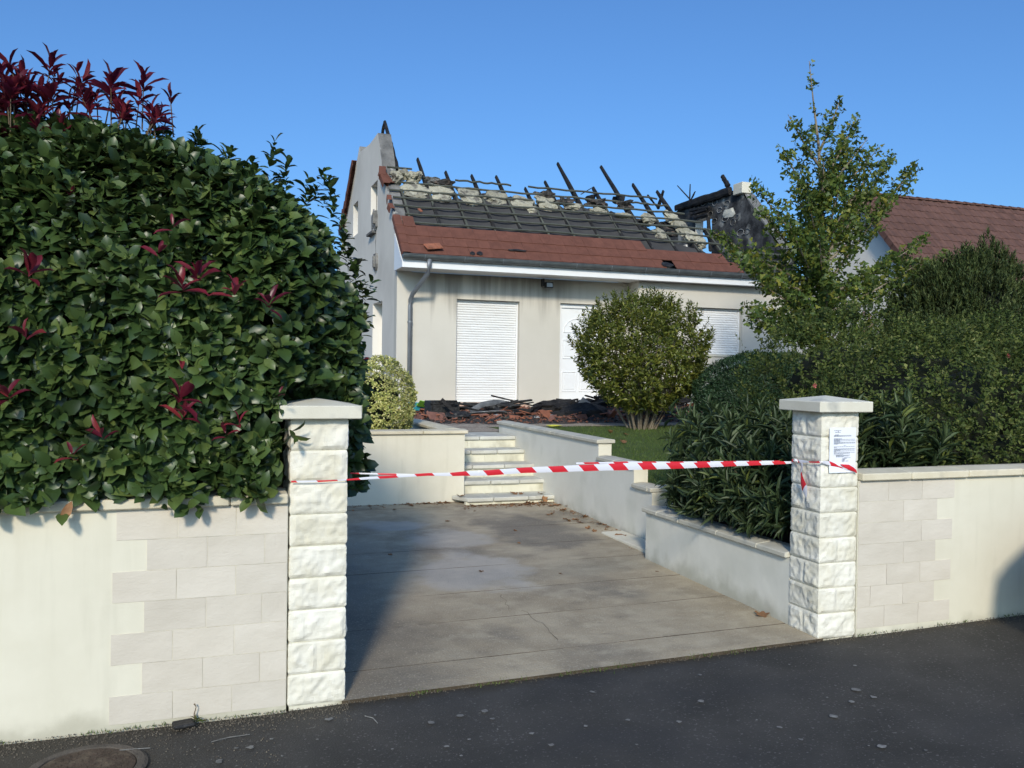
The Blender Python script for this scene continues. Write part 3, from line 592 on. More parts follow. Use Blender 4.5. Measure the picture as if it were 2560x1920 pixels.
# tiled threshold under the French window
tl = MB().box(4.12, 5.84, 12.93, 13.199, ZT - .05, .93).build('threshold', M_sill, ho)
for i in range(6): MB().box(4.10 + i * .292, 4.386 + i * .292, 12.90, 13.20, .931, .950).build('sill_tile', M_sill, tl, bevel=.003)
for i in range(6): MB().box(4.10 + i * .292, 4.386 + i * .292, 12.918, 12.929, ZT, .928).build('sill_tile', M_sill, tl, bevel=.002)
MB().box(6.55, 7.68, 12.9, 13.2, ZT - .05, .838).build('door_step', M_cap, ho, bevel=.006)
# --- roof tiles
tw, tl_ = .245, .40
def tile_mesh(name, w, l, m, th=.018):
    mb = MB(); g_ = .0015; k = 6
    prof = [(g_, .004), (w*.12, .005), (w*.2, .002), (w*.5, .0), (w*.8, .002), (w - g_, .004)]
    vs = [(x, 0, z + th) for x, z in prof] + [(x, l, z + th) for x, z in prof] + [(x, 0, z) for x, z in prof]
    mb.add(vs, [(i, i+1, k+i+1, k+i) for i in range(k-1)] + [(2*k+i, 2*k+i+1, i+1, i) for i in range(k-1)] + [(0, k, 2*k), (k-1, 3*k-1, 2*k-1)])
    return mb.mesh(name, m, recalc=False)
tm = tile_mesh('roof_tile', tw, tl_, M_rtile)
basis = Matrix(((1,0,0,0),(0,RU.y,RN.y,0),(0,RU.z,RN.z,0),(0,0,0,1)))
def place_tile(x, s, tilt=.045, dn=.0): 
    p = rp(x, s, .032 + dn)
    return T(*p) @ basis @ RX(rad(RNG.uniform(-.5, .5)), 4, 'Z') @ RX(-tilt, 4, 'X')
rowsT = [(.06, 10.75, [(4.42, 4.50), (8.75, 8.95), (4.2, 4.3)]), (.37, 10.52, [(5.4, 5.5)]), (.68, 8.42, [])]
for ri, (s0, xe, gaps) in enumerate(rowsT):
    x = 3.14 + (ri % 2) * .0
    while x < xe - .1:
        hole = (ri == 0 and (8.72 < x + .12 < 9.0))
        if not hole: inst('roof_tile', tm, ho, place_tile(x, s0 + RNG.uniform(-.004, .004), dn=RNG.uniform(0, .003)))
        x += tw
for (x, s) in ((3.28, 1.0), ): inst('roof_tile', tm, ho, place_tile(x - .12, s))
# black patches laid on the tiles; the shade in cracked gaps as colour
for (zx, zy, a, b, k) in ((1310, 1358, .10, .05, 1), (1375, 1358, .12, .055, 1), (1720, 1318, .42, .035, 1), (925, 1100, .30, .085, 2)):
    p = at(*((800 + zx*.28933, 250 + zy*.28933) if k == 1 else (1400 + zx*.28933, 350 + zy*.28933)), y=12.5)
    x = p.x; s = (p.z - RZ0) / RS * RL * .95 if k == 1 else .12
    s = max(s, .09); lump('gap_shade_patch', M_black, ho, (0,0,0), (a * .5, b, .012), x, .5, M=T(*rp(x, s + .03, .074)) @ basis)
# verge tiles at the left edge
for i in range(4):
    s = .06 + .31 * i
    MB().box(0, .16, 0, .40, .0, .018).box(0, .02, 0, .40, -.11, -.002).build('verge_tile', M_rtile, ho, M=T(*rp(2.98 - (.0), s, .06)) @ basis @ RX(-.04, 4, 'X') @ RX(rad(RNG.uniform(-1.5, 1.5)), 4, 'Z'), bevel=.006)
for (s, dx, r) in ((1.62, 0, 8), (1.95, -.02, -6), (2.62, 0, 4), (2.78, .06, 14), (2.95, -.05, -8), (2.66, .13, 24)):
    MB().box(0, .10 if s < 2.2 else .15, 0, .18 if s < 2.2 else .36, 0, .018).box(0, .018, 0, .18 if s < 2.2 else .36, -.12, -.002).build('verge_tile', M_rtile, ho, M=T(*rp(2.97 + dx, s, .05)) @ basis @ RX(rad(r), 4, 'Z') @ RX(rad(r * .6), 4, 'Y'), bevel=.006)
# rear verge tiles hanging on the back slope
for i, (yy0, zz0, r) in enumerate(((18.3, 6.95, 30), (18.6, 6.75, 42), (18.9, 6.5, 36), (19.2, 6.32, 48), (19.5, 6.12, 40), (19.9, 5.98, 62), (20.2, 5.72, 40))):
    MB().box(-.10, .12, 0, .42, 0, .02).box(-.10, -.08, 0, .42, -.16, -.002).build('verge_tile', M_rtile, ho, M=T(HX0 - .02, yy0, zz0) @ RX(rad(-r), 4, 'X'), bevel=.006)
# --- battens, counter battens, rafters, underlay
RK = [3.35 + .602 * k for k in range(15)]
tips = {1: 15.37, 2: 15.02, 3: 14.98, 4: 15.03, 5: 14.70, 6: 15.0, 7: 15.72, 8: 14.93, 9: 15.77, 10: 15.2, 11: 15.03}
def s_of_y(y): return (y - RY0) * RL
BS = [1.20 + .31 * j for j in range(7)]
for j, s in enumerate(BS):
    spans = {0: [(3.36, 10.9)], 1: [(3.27, 10.85)], 2: [(3.09, 10.7)], 3: [(3.11, 10.55)], 4: [(3.07, 6.35), (6.42, 10.25)], 5: [(3.09, 5.2), (5.16, 8.7), (8.9, 9.95)], 6: [(3.55, 4.30), (4.66, 5.98), (6.40, 9.75)]}[j]
    for a, b in spans:
        n = 14; mb = MB(); tl0 = RNG.normal(0, .018 if j > 3 else .004); pts = [rp(a + (b - a) * q / n, s + tl0 * (q / n - .5) * 2 + RNG.uniform(-.006, .006), .022 + RNG.uniform(-.006, .004) - .012 * sin(q * 1.9)) for q in range(n + 1)]
        for p0, p1 in zip(pts[:-1], pts[1:]): mb.beam(p0 - Vector((.002, 0, 0)), p1 + Vector((.002, 0, 0)), .038, .030, up=RN)
        mb.build('batten', M_batten, ho)
for (a, b, s) in ((3.16, 3.72, 3.37), (3.16, 3.55, 3.06), (10.95, 12.22, .92), (10.3, 12.2, .62)): MB().beam(rp(a, s, .02), rp(b, s + .01, .02), .038, .03, up=RN).build('batten', M_batten, ho)
def charred(p0, p1, w, h, seed, taper=.55, segs=9, up=RN, m=M_char, name='charred_rafter', parent=None):
    p0 = Vector(p0); p1 = Vector(p1); d = (p1 - p0); L = d.length; d.normalize(); r = d.cross(Vector(up)).normalized(); u = r.cross(d); mb = MB(); vs = []; n = 8
    for i in range(segs + 1):
        t = i / segs; sc = 1 - (1 - taper) * max(0, (t - .35) / .65) ** 1.5; c = p0 + d * L * t
        for j in range(n):
            a = 2*pi*(j + .5)/n; q = .72
            ca, sa = cos(a), sin(a); k = sc * (1 + .28 * nz((i * 1.1, j * 1.7, 0), 1.0, seed))
            vs.append(c + r * (math.copysign(abs(ca)**q, ca) * w / 2 * k) + u * (math.copysign(abs(sa)**q, sa) * h / 2 * k) + d * (.03 * nz((i, j, 5), 1.3, seed) if i == segs else 0))
    vs.append(p1 + d * .02 + u * h * .1)
    fs = [(i*n+j, i*n+(j+1)%n, (i+1)*n+(j+1)%n, (i+1)*n+j) for i in range(segs) for j in range(n)] + [tuple(range(n))[::-1]] + [(segs*n+j, segs*n+(j+1)%n, (segs+1)*n) for j in range(n)]
    mb.add(vs, fs); return mb.build(name, m, parent, M=None)
for k, x in enumerate(RK):
    if k > 12: continue
    st_ = s_of_y(tips[k]) if k in tips else (2.5 if k == 0 else 1.9)
    charred(rp(x, .05, -.075), rp(x + RNG.uniform(-.02, .02), st_, -.06), .105, .16, k * 3.7, parent=ho)
    top = min(2.55 if k < 9 else 2.2, st_); 
    if k > 10: top = 1.9
    MB().beam(rp(x, .9, .0), rp(x, top, .0), .045, .012, up=RN).build('counter_batten', M_batten, ho)
# underlay: sags between the rafters, its upper edge ragged
mb = MB()
for k in range(0, 12):
    xa, xb = RK[k], RK[k+1] if k < 11 else RK[k] + .6
    nu, nv = 8, 22; smax = 2.42 if k < 8 else (2.25 if k < 9 else (1.75 if k == 9 else 1.35 if k == 10 else 1.1))
    vs = []
    for j in range(nv + 1):
        for i in range(nu + 1):
            u = i / nu; top = smax + .28 * nz((xa + u * .6, 0, 0), 2.4, 3) + .12 * nz((xa + u * .6, 0, 0), 6, 8) - (u * .33 if k >= 9 else 0)
            s = .55 + (top - .55) * j / nv
            sag = -.008 - .055 * sin(pi * u) ** .8 - .006 * nz((xa + u, s, 0), 4, 1)
            if j == nv: sag -= .03
            vs.append(rp(xa + (xb - xa) * u, s, sag))
    mb.add(vs, [(j*(nu+1)+i, j*(nu+1)+i+1, (j+1)*(nu+1)+i+1, (j+1)*(nu+1)+i) for j in range(nv) for i in range(nu)])
mb.build('roof_underlay', M_membrane, ho, smooth=True, recalc=False)
# underside boarding below the tiled strip keeps the eaves closed
MB().beam(rp(6.9, .0, -.2), rp(6.9, 1.0, -.2), 7.6, .01, up=RN).build('eave_board', M_soot, ho)
# the first bay beside the gable shows bare masonry between wall and first rafter
MB().beam(rp(3.21, 1.0, -.06), rp(3.21, 3.0, -.06), .24, .05, up=RN).build('gable_strip', M_char_masonry, ho)
# mineral wool lumps hanging over the top of the underlay
wool = [(3.66, 2.62, .28, .22, 1), (3.62, 2.35, .22, .08, 2), (4.28, 2.62, .27, .20, 3), (4.2, 2.35, .17, .14, 4), (4.92, 2.56, .23, .23, 5), (4.9, 2.30, .15, .12, 13), (5.5, 2.55, .27, .22, 6), (6.12, 2.42, .26, .20, 7), (6.25, 2.15, .12, .10, 8), (6.72, 2.38, .22, .17, 9), (6.68, 2.62, .2, .12, 14),
        (7.35, 2.50, .20, .10, 10), (7.95, 2.32, .20, .07, 11), (8.55, 2.22, .20, .07, 12), (9.25, 1.55, .17, .15, 15), (9.95, 1.95, .20, .26, 16), (10.05, 1.55, .18, .22, 17), (9.2, 2.2, .18, .12, 18), (9.85, 2.35, .15, .2, 19), (10.2, 1.3, .12, .14, 20)]
for (x, s, a, b, sd_) in wool:
    lump('mineral_wool', M_insul, ho, (0,0,0), (a * 1.12, b * 1.35, .085), sd_ * 2.3, .55, sub=3, flat=(.82,.82,.75), M=T(*rp(x, s, -.05)) @ basis)
for (x, s, a, b, sd_) in ((3.42, 3.02, .16, .12, 31), (3.62, 2.96, .14, .10, 32), (3.30, 2.86, .13, .11, 33), (3.78, 3.0, .10, .08, 37)):
    lump('mineral_wool', M_insul, ho, (0,0,0), (a, b, .13), sd_ * 2.3, .8, sub=3, M=T(*rp(x, s, .05)) @ basis)
for (x, s, a, b, sd_) in ((4.15, 2.98, .2, .07, 34), (4.4, 2.92, .2, .06, 35), (6.75, 2.78, .22, .12, 36), (8.05, 2.62, .22, .10, 38), (8.75, 2.68, .2, .08, 39), (7.2, 2.6, .2, .12, 41)):
    lump('burnt_remnant', M_ash if sd_ != 34 else M_char_masonry, ho, (0,0,0), (a, b, .10), sd_ * 1.7, .9, sub=3, M=T(*rp(x, s, -.02)) @ basis)
for k in range(0, 11):
    for q in range(3):
        lump('burnt_remnant', M_char if q else M_ash, ho, (0,0,0), (RNG.uniform(.18, .30), RNG.uniform(.10, .22), .07), 200 + k * 7 + q, .8, sub=3, M=T(*rp(RK[k] + .3 + RNG.normal(0, .08), (2.5 if k < 9 else 2.2) + RNG.uniform(-.2, .28) - (.12 if k > 5 else 0), -.20 - .05 * q)) @ basis)
# A-frame of charred timbers on the left gable, stubs on the right
def z1p(px, py, **k): return at(800 + px * .28933, 250 + py * .28933, **k)
def z2p(px, py, **k): return at(1400 + px * .28933, 350 + py * .28933, **k)
charred(z1p(668, 600, x=3.42), z1p(560, 188, x=3.42), .09, .14, 51, taper=.6, segs=16, up=(0,-.6,.7), parent=ho)
charred(z1p(538, 300, x=3.42), z1p(556, 190, x=3.42), .07, .10, 52, taper=.7, up=(0,.6,.7), parent=ho)
charred(z2p(1455, 400, x=12.2), z2p(1402, 312, x=12.2), .10, .14, 53, taper=.8, up=(0,-.6,.7), parent=ho)
charred(z2p(1470, 440, x=12.2), z2p(1000, 590, x=12.2), .12, .22, 54, taper=.8, segs=14, up=(0,0,1), parent=ho)
charred(z2p(1130, 520, x=12.0), z2p(1015, 395, x=12.0), .03, .04, 55, taper=.7, up=(1,0,0), parent=ho)
charred(z2p(1120, 520, x=12.0), z2p(1125, 385, x=12.0), .03, .04, 56, taper=.7, up=(1,0,0), parent=ho)
charred(z2p(1135, 510, x=12.0), z2p(1168, 445, x=12.0), .03, .05, 57, taper=.7, up=(1,0,0), parent=ho)
charred(z2p(845, 590, y=15.6), z2p(893, 440, y=15.2), .07, .11, 58, taper=.7, up=(0,.6,.7), parent=ho)
charred(z2p(760, 480, y=15.4), z2p(840, 580, y=15.9), .05, .07, 59, taper=.7, up=(0,.6,.7), parent=ho)
for i, (a, b) in enumerate((((1130, 610), (1290, 580)), ((1140, 640), (1270, 600)), ((1165, 670), (1280, 640)), ((1280, 670), (1300, 960)))):
    charred(z2p(*a, x=12.1), z2p(*b, x=12.1), .09, .10, 60 + i, taper=.8, up=(1,0,0), parent=ho)
MB().tube([z2p(180, 470, y=15.6), z2p(290, 405, y=15.6), z2p(292, 475, y=15.6)], .012, 5).build('bent_cable', M_char, ho)
for i, (a, b, w) in enumerate((((225, 480), (300, 530), .2), ((430, 480), (580, 545), .3))):
    c = z2p((a[0]+b[0])/2, (a[1]+b[1])/2 + 5, y=15.1); lump('burnt_remnant', M_char, ho, tuple(c), (w * .55, .2, .12), 70 + i, .4, sub=2, flat=(.8,.8,.7))
# plaster knee wall scraps seen through the right-hand hole
MB().box(10.95, 11.0, 15.3, 15.75, 3.56, 4.9).build('inner_panel', M_gable, ho)
MB().box(9.6, 9.63, 14.9, 15.4, 3.56, 5.1).build('inner_panel', M_panel, ho)
for i in range(12):
    x = random.uniform(9.3, 11.9); y = random.uniform(13.8, 16); a = random.uniform(0, pi)
    charred((x, y, 3.6 + random.random() * .3), (x + .8 * cos(a), y + .8 * sin(a), 3.7 + random.random() * .9), .08, .10, 90 + i, parent=ho)
# loose whole tile on the lower courses, scrap of tile caught on the underlay
lt = MB().box(-.17, .17, -.11, .11, 0, .022).box(-.15, -.05, -.09, .09, .023, .034).box(.05, .15, -.09, .09, .023, .034).build('loose_tile', M_brokentile, M=T(*rp(3.62, .24, .10)) @ basis @ RX(rad(12), 4, 'Z') @ RX(rad(-9), 4, 'X'), bevel=.004)
tag(lt, 'bright orange loose tile lying upside down on the lowest tile rows', 'tile')
lt = MB().box(-.03, .03, -.06, .06, 0, .02).build('tile_scrap', M_brokentile, M=T(*rp(3.60, 1.62, .05)) @ basis @ RX(rad(25), 4, 'Z'), bevel=.004)
tag(lt, 'small orange tile scrap caught on a batten near the left gable', 'tile scrap')

# ================================================================== NEIGHBOUR HOUSE
nh = thing('neighbour_house', 'neighbouring pale house with intact brown tiled roof', 'house', (22, 17, .7))
NX, NYR, NZR, NS = 18.0, 17.07, 7.10, 1.08
mb = MB(); plate(mb, [(13.3, .3), (20.8, .3), (20.8, NZR - NS * 3.73 - .12), (NYR, NZR - .14), (13.3, NZR - NS * 3.77 - .12)], [], lambda u, w, d: (NX + d, u, w), .3); mb.box(NX + .3, 38, 13.3, 13.6, .3, 2.85)
mb.build('wall', M_nwall, nh)
NL = hypot(1, NS); NU = Vector((0, 1/NL, NS/NL)); NN = Vector((0, -NS/NL, 1/NL))
def npnt(x, s, n=0): return Vector((x, NYR, NZR)) - NU * s + NN * n
mb = MB(); ra, rb = [Vector((0, NYR - 4.6, NZR - NS * 4.6)), Vector((0, NYR, NZR)), ], None
mb.add([(17.86, NYR - 4.5, NZR - NS*4.5 - .05), (17.86, NYR, NZR - .05), (17.86, NYR + 4.5, NZR - NS*4.5 - .05), (38, NYR - 4.5, NZR - NS*4.5 - .05), (38, NYR, NZR - .05), (38, NYR + 4.5, NZR - NS*4.5 - .05),
        (17.86, NYR - 4.5, NZR - NS*4.5 - .12), (17.86, NYR, NZR - .13), (17.86, NYR + 4.5, NZR - NS*4.5 - .12), (38, NYR - 4.5, NZR - NS*4.5 - .12), (38, NYR, NZR - .13), (38, NYR + 4.5, NZR - NS*4.5 - .12)],
       [(0,3,4,1),(1,4,5,2),(6,7,10,9),(7,8,11,10),(0,1,7,6),(1,2,8,7),(3,9,10,4),(4,10,11,5),(0,6,9,3),(2,5,11,8)])
roof = mb.build('roof', M_ntile, nh)
nbasis = Matrix(((1,0,0,0),(0,NU.y,NN.y,0),(0,NU.z,NN.z,0),(0,0,0,1)))
def ntile(w, l):
    mb = MB(); prof = [(.002, .012), (w*.25, .030), (w*.5, .012), (w*.6, .004), (w*.9, .006), (w - .002, .012)]; k = 6; th = .02
    vs = [(x, 0, z + th) for x, z in prof] + [(x, l, z + .002) for x, z in prof] + [(x, 0, z - .01) for x, z in prof]
    mb.add(vs, [(i, i+1, k+i+1, k+i) for i in range(k-1)] + [(2*k+i, 2*k+i+1, i+1, i) for i in range(k-1)]); return mb
ntw, ntl = .30, .345; me = ntile(ntw, ntl + .05).mesh('roof_tile', M_ntile, recalc=False)
rest = MB(); cnt = 0; src = ntile(ntw, ntl + .05)
for r in range(18):
    for c in range(66):
        x = 17.86 + c * ntw; M_ = T(*npnt(x, (r + 1) * ntl - .02, .004 + RNG.uniform(0, .006))) @ nbasis @ RX(rad(RNG.uniform(-.6, .6)), 4, 'Z')
        if c < 30 and r < 10: inst('roof_tile', me, roof, M_)
        else: rest.add([M_ @ Vector(v) for v in src.v], src.f)
stuff(rest.build('roof_tile', M_ntile, roof, recalc=False))
rest = MB()
rm = MB(); k = 7
rm.add([(0, .13 * cos(pi*j/k), .10 * sin(pi*j/k) + .0) for j in range(k+1)] + [(.40, .10 * cos(pi*j/k), .075 * sin(pi*j/k)) for j in range(k+1)], [(j, j+1, k+2+j, k+1+j) for j in range(k)] + [tuple(range(k+1))])
rme = rm.mesh('ridge_tile', M_ntile)
for i in range(50): inst('ridge_tile', rme, roof, T(17.84 + i * .38, NYR, NZR - .02) @ RX(rad(RNG.uniform(-.8, .8)), 4, 'Z'))
for sgn in (1, -1):
    for i in range(14):
        s = (i + 1) * .335
        p = Vector((17.80, NYR - sgn * s / NL, NZR - NS * s / NL + .02)); q = Vector((17.80, NYR - sgn * (s - .37) / NL, NZR - NS * (s - .37) / NL - .0))
        MB().beam(p, q, .15, .025, up=(0, -sgn * NS, 1)).build('verge_tile', M_ntile, roof)
        MB().beam(p + Vector((-.075, 0, -.09)), q + Vector((-.075, 0, -.09)), .02, .17, up=(0, -sgn * NS, 1)).build('verge_tile', M_ntile, roof)
# ================================================================== VEGETATION
def tmpl(kind):
    if kind == 'oval':      # broad glossy leaf, folded along the midrib, tip bent down
        half = [(0,0,0),(.28,.22,.05),(.40,.50,.06),(.30,.80,.0)]; mid = [(0,.22,0),(0,.50,-.02),(0,.80,-.08),(0,1,-.18)]
        v = [half[0]] + mid + [h for h in half[1:]] + [(-h[0], h[1], h[2]) for h in half[1:]]
        f = [(0,1,5),(1,2,6),(1,6,5),(2,3,7),(2,7,6),(3,4,7)] + [(0,8,1),(1,9,2),(1,8,9),(2,10,3),(2,9,10),(3,10,4)]
    elif kind == 'lance':
        v = [(0,0,0),(0,.35,.0),(0,.7,-.03),(0,1,-.12),(.5,.35,.12),(.38,.7,.06),(-.5,.35,.12),(-.38,.7,.06)]
        f = [(0,1,4),(1,2,5),(1,5,4),(2,3,5),(0,6,1),(1,7,2),(1,6,7),(2,7,3)]
    elif kind == 'fan':
        v = [(0,0,0),(.06,.35,0),(.52,.78,.08),(.28,.98,-.04),(.03,.86,.05),(-.03,.86,.05),(-.28,.98,-.04),(-.52,.78,.08),(-.06,.35,0)]
        f = [(0,1,8),(1,2,3),(1,3,4),(8,6,7),(8,5,6),(1,4,5),(1,5,8)]
    else:                   # small
        v = [(0,0,0),(.42,.45,.1),(0,1,-.08),(-.42,.45,.1),(0,.5,-.02)]; f = [(0,1,4),(1,2,4),(0,4,3),(4,2,3)]
    return np.array(v, float), np.array(f, int)
TM = {k: tmpl(k) for k in ('oval', 'lance', 'fan', 'small')}
def nrm(a): return a / np.maximum(np.linalg.norm(a, axis=-1, keepdims=True), 1e-9)
class Leaves:
    def __init__(s): s.p = []; s.d = []; s.n = []; s.L = []; s.W = []
    def add(s, p, d, n, L, W):
        s.p.append(p); s.d.append(d); s.n.append(n); s.L.append(L); s.W.append(W); return s
    def cat(s): return [np.concatenate(q) for q in (s.p, s.d, s.n, s.L, s.W)]
def frames(d, n):
    y = nrm(d); x = nrm(np.cross(y, n)); z = np.cross(x, y); return x, y, z
def shoots(P, Dr, k, L, W, slen, spread=(80, 25), jit=.25, lv=None, rng=RNG, Lvar=.36):
    """k leaves spiralling round each shoot axis"""
    lv = lv or Leaves(); N = len(P); Dr = nrm(Dr)
    ref = nrm(rng.normal(size=(N, 3))); a = nrm(np.cross(Dr, ref)); b = np.cross(Dr, a); ph0 = rng.uniform(0, 2*pi, N)
    for i in range(k):
        t = (i + .5) / k; ph = ph0 + i * 2.4 + rng.normal(0, .2, N); el = np.radians(spread[0] + (spread[1] - spread[0]) * t + rng.normal(0, 10, N))
        rad_ = a * np.cos(ph)[:, None] + b * np.sin(ph)[:, None]
        d = nrm(Dr * np.cos(el)[:, None] + rad_ * np.sin(el)[:, None] + rng.normal(0, jit, (N, 3)))
        nn = nrm(Dr * np.sin(el)[:, None] - rad_ * np.cos(el)[:, None] + rng.normal(0, jit, (N, 3)))
        s = rng.uniform(1 - Lvar, 1 + Lvar, N) * (1 - .3 * t)
        lv.add(P + Dr * (slen * (t - .6)), d, nn, L * s, W * s * rng.uniform(.85, 1.15, N))
    return lv
def leafmesh(name, kind, p, d, n, L, W, m):
    v, f = TM[kind]; x, y, z = frames(d, n); N = len(p)
    V = p[:, None, :] + v[None, :, 0, None] * (x * W[:, None])[:, None, :] + v[None, :, 1, None] * (y * L[:, None])[:, None, :] + v[None, :, 2, None] * (z * L[:, None])[:, None, :]
    F = f[None] + (np.arange(N) * len(v))[:, None, None]
    return npmesh(name, V.reshape(-1, 3), F.reshape(-1, 3), m)
def foliage(parent, kind, lv, m, single=0, drop=None, name='foliage', lname='leaf', rank=None):
    p, d, n, L, W = lv.cat(); keep = np.ones(len(p), bool)
    if drop is not None: keep &= ~drop(p + d * (L * .5)[:, None]) & ~drop(p + d * L[:, None]) & ~drop(p)
    p, d, n, L, W = (q[keep] for q in (p, d, n, L, W))
    sel = np.zeros(len(p), bool)
    if single:
        dist = np.linalg.norm(p - CAM, axis=1) if rank is None else rank(p, d)
        sel[np.argsort(dist / np.maximum(L, 1e-4) if rank is None else dist)[:single]] = True
        v, f = TM[kind]; me = npmesh(lname, v, f, m); x, y, z = frames(d, n)
        for i in np.flatnonzero(sel):
            X, Y, Z = x[i] * W[i], y[i] * L[i], z[i] * L[i]
            inst(lname, me, parent, Matrix(((X[0],Y[0],Z[0],p[i][0]),(X[1],Y[1],Z[1],p[i][1]),(X[2],Y[2],Z[2],p[i][2]),(0,0,0,1))))
    q = ~sel
    return stuff(inst(name, leafmesh(name, kind, p[q], d[q], n[q], L[q], W[q], m), parent))
def ellipsoid_pts(es, n, lump_=.12, fr=2.0, inner=0.0, zmin=None, rng=RNG, cull=None):
    """points and outward directions on a union of bumpy ellipsoids (c, r)"""
    ar = np.array([max(r[0]*r[1], r[0]*r[2], r[1]*r[2]) for c, r in es]); idx = rng.choice(len(es), n, p=ar / ar.sum())
    u = nrm(rng.normal(size=(n, 3))); C = np.array([c for c, r in es])[idx]; R_ = np.array([r for c, r in es])[idx]
    k = np.array([1 + lump_ * noise.noise(Vector(q * fr + c)) * 2 for q, c in zip(u, C)]) * (1 - inner * rng.uniform(0, 1, n) ** 2)
    P = C + u * R_ * k[:, None]; Dn = nrm(u / R_); ok = np.ones(n, bool)
    for j, (c, r) in enumerate(es):
        ok &= (idx == j) | ((((P - np.array(c)) / np.array(r)) ** 2).sum(1) > .78)
    if zmin is not None: ok &= P[:, 2] > zmin
    if cull is not None: ok &= (nrm(CAM - P) * Dn).sum(1) > cull      # leave out the far side nobody sees
    return P[ok], Dn[ok]
def core(parent, es, k=.8, name='light_blocking_core', m=M_core):  # solid ellipsoids added inside the foliage to stop light passing through
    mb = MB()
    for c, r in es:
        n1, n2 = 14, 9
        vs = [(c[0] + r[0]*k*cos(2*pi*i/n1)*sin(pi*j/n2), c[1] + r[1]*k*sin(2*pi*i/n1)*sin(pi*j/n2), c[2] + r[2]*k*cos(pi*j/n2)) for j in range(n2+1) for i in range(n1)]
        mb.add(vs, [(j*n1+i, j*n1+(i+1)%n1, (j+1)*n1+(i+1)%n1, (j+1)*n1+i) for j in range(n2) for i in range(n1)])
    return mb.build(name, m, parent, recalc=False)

# --- red-tipped photinia hedge
ph = thing('photinia_hedge', 'tall glossy dark green hedge with red shoots above the wall', 'hedge', (-1.5, 1.1, .04))
HX = np.array([-4, -1.67, -1.34, -1.1, -.77, -.52, -.30, -.08, .02, .08, .12, .17]); HZ = np.array([2.70, 2.70, 2.71, 2.72, 2.68, 2.61, 2.52, 2.33, 2.08, 1.85, 1.65, 1.4])
def hedge_pts(n, k=1.0):
    x = RNG.uniform(-3.3, .17, n); th = RNG.uniform(-.15, pi * .8, n)      # 0 = front, pi/2 = top
    H = np.interp(x, HX, HZ); c = (H - .95); b = 1.12 * np.sqrt(np.clip((.22 - x) / .5, 0.02, 1))
    cy = 1.08; ct, stn = np.cos(th), np.sin(th); e = .55
    sy = np.sign(ct) * np.abs(ct) ** e; sz = np.sign(stn) * np.abs(stn) ** e
    bump = np.array([1 + .05 * noise.noise(Vector((a * 2.2, q * 2.2, 1.7))) for a, q in zip(x, th)]) * k
    y = cy - b * sy * bump; z = .97 + c * sz * bump; z = np.where(stn < 0, .98 + stn * .25, z)
    nx_ = np.where(x > -.2, (x + .2) * 2.2, 0) ; N_ = nrm(np.c_[nx_, -np.abs(ct) ** 1.2 * np.sign(ct), np.maximum(stn, 0) ** 1.5 + .02])
    return np.c_[x, y, z], N_
def in_pillar(p): return (p[:, 0] > -.30) & (p[:, 0] < .06) & (p[:, 1] > -.03) & (p[:, 1] < .33) & (p[:, 2] < 1.47)
def hdrop(p): return in_pillar(p) | ((p[:, 0] > -.315) & (p[:, 1] < .34) & (p[:, 2] < 1.50)) | ((p[:, 1] < .24) & (p[:, 2] < 1.02) & (p[:, 1] > -.05)) | (p[:, 2] < .93)
P, Nn = hedge_pts(3600)
xb = RNG.uniform(-3.0, -.33, 900); zb_ = RNG.uniform(.98, 1.75, 900); Pb = np.c_[xb, RNG.uniform(-.07, .08, 900), zb_]; Nb = np.tile([0, -1., .1], (900, 1)); P = np.r_[P, Pb]; Nn = np.r_[Nn, Nb]
Dr = Nn * .75 + np.array([0, -.05, .5]) + RNG.normal(0, .35, P.shape)
lv = shoots(P, Dr, 8, .10, .072, .07, (95, 30), .18)
P2, N2 = hedge_pts(1500, .93); lv = shoots(P2, N2 + RNG.normal(0, .6, P2.shape), 7, .085, .06, .08, (95, 40), .3, lv)
# sides and flank facing the drive
m_ = 1100; y = RNG.uniform(.35, 2.0, m_); z = RNG.uniform(.3, 1.9, m_); P3 = np.c_[np.interp(z, [0, 1.5, 1.9], [.06, .14, .08]) - .25 * np.abs((y - 1.1) / .9) ** 3, y, z]
lv = shoots(P3, np.array([1, -.3, .4]) + RNG.normal(0, .3, P3.shape), 7, .08, .06, .07, (95, 35), .2, lv)
pb = np.c_[RNG.uniform(-.36, .10, 420), RNG.uniform(.38, .52, 420), RNG.uniform(1.1, 2.0, 420)]; lv = shoots(pb, np.array([.1, -1, .3]) + RNG.normal(0, .35, pb.shape), 7, .085, .062, .06, (95, 30), .2, lv)
for (px, py, hh) in ((585, 385, .24), (620, 400, .14), (665, 440, .16), (690, 440, .22), (712, 470, .24), (730, 520, .14), (748, 560, .16), (765, 600, .12), (430, 310, .06), (500, 350, .08), (540, 372, .07), (790, 640, .1), (775, 690, .12), (340, 290, .05)):
    b_ = np.array(D(px, py, y=.95))
    for q in range(4): lv = shoots((b_ + [RNG.normal(0, .02), RNG.normal(0, .03), hh * (q + .5) / 4 - .02])[None], np.array([[RNG.normal(.15, .2), -.1, 1.0]]), 7, .08, .05, .06, (85, 35), .2, lv)
for (x, z, k, hh) in ((-.26, 2.50, 1, .16), (-.04, 2.34, 1, .2), (.02, 2.24, 1, .15), (.12, 1.9, 1, .1), (.20, 1.85, 1, .12), (.20, 1.65, 1, .1), (.12, 2.05, 1, .12)):
    for q in range(5):
        pp = np.array([[x + RNG.normal(0, .03), .95 + RNG.normal(0, .05), z + hh * q / 5 - .05]]); lv = shoots(pp, np.array([[.35, -.1, 1.0]]), 6, .075, .05, .07, (85, 35), .2, lv)
foliage(ph, 'oval', lv, M_photinia, 300, hdrop)
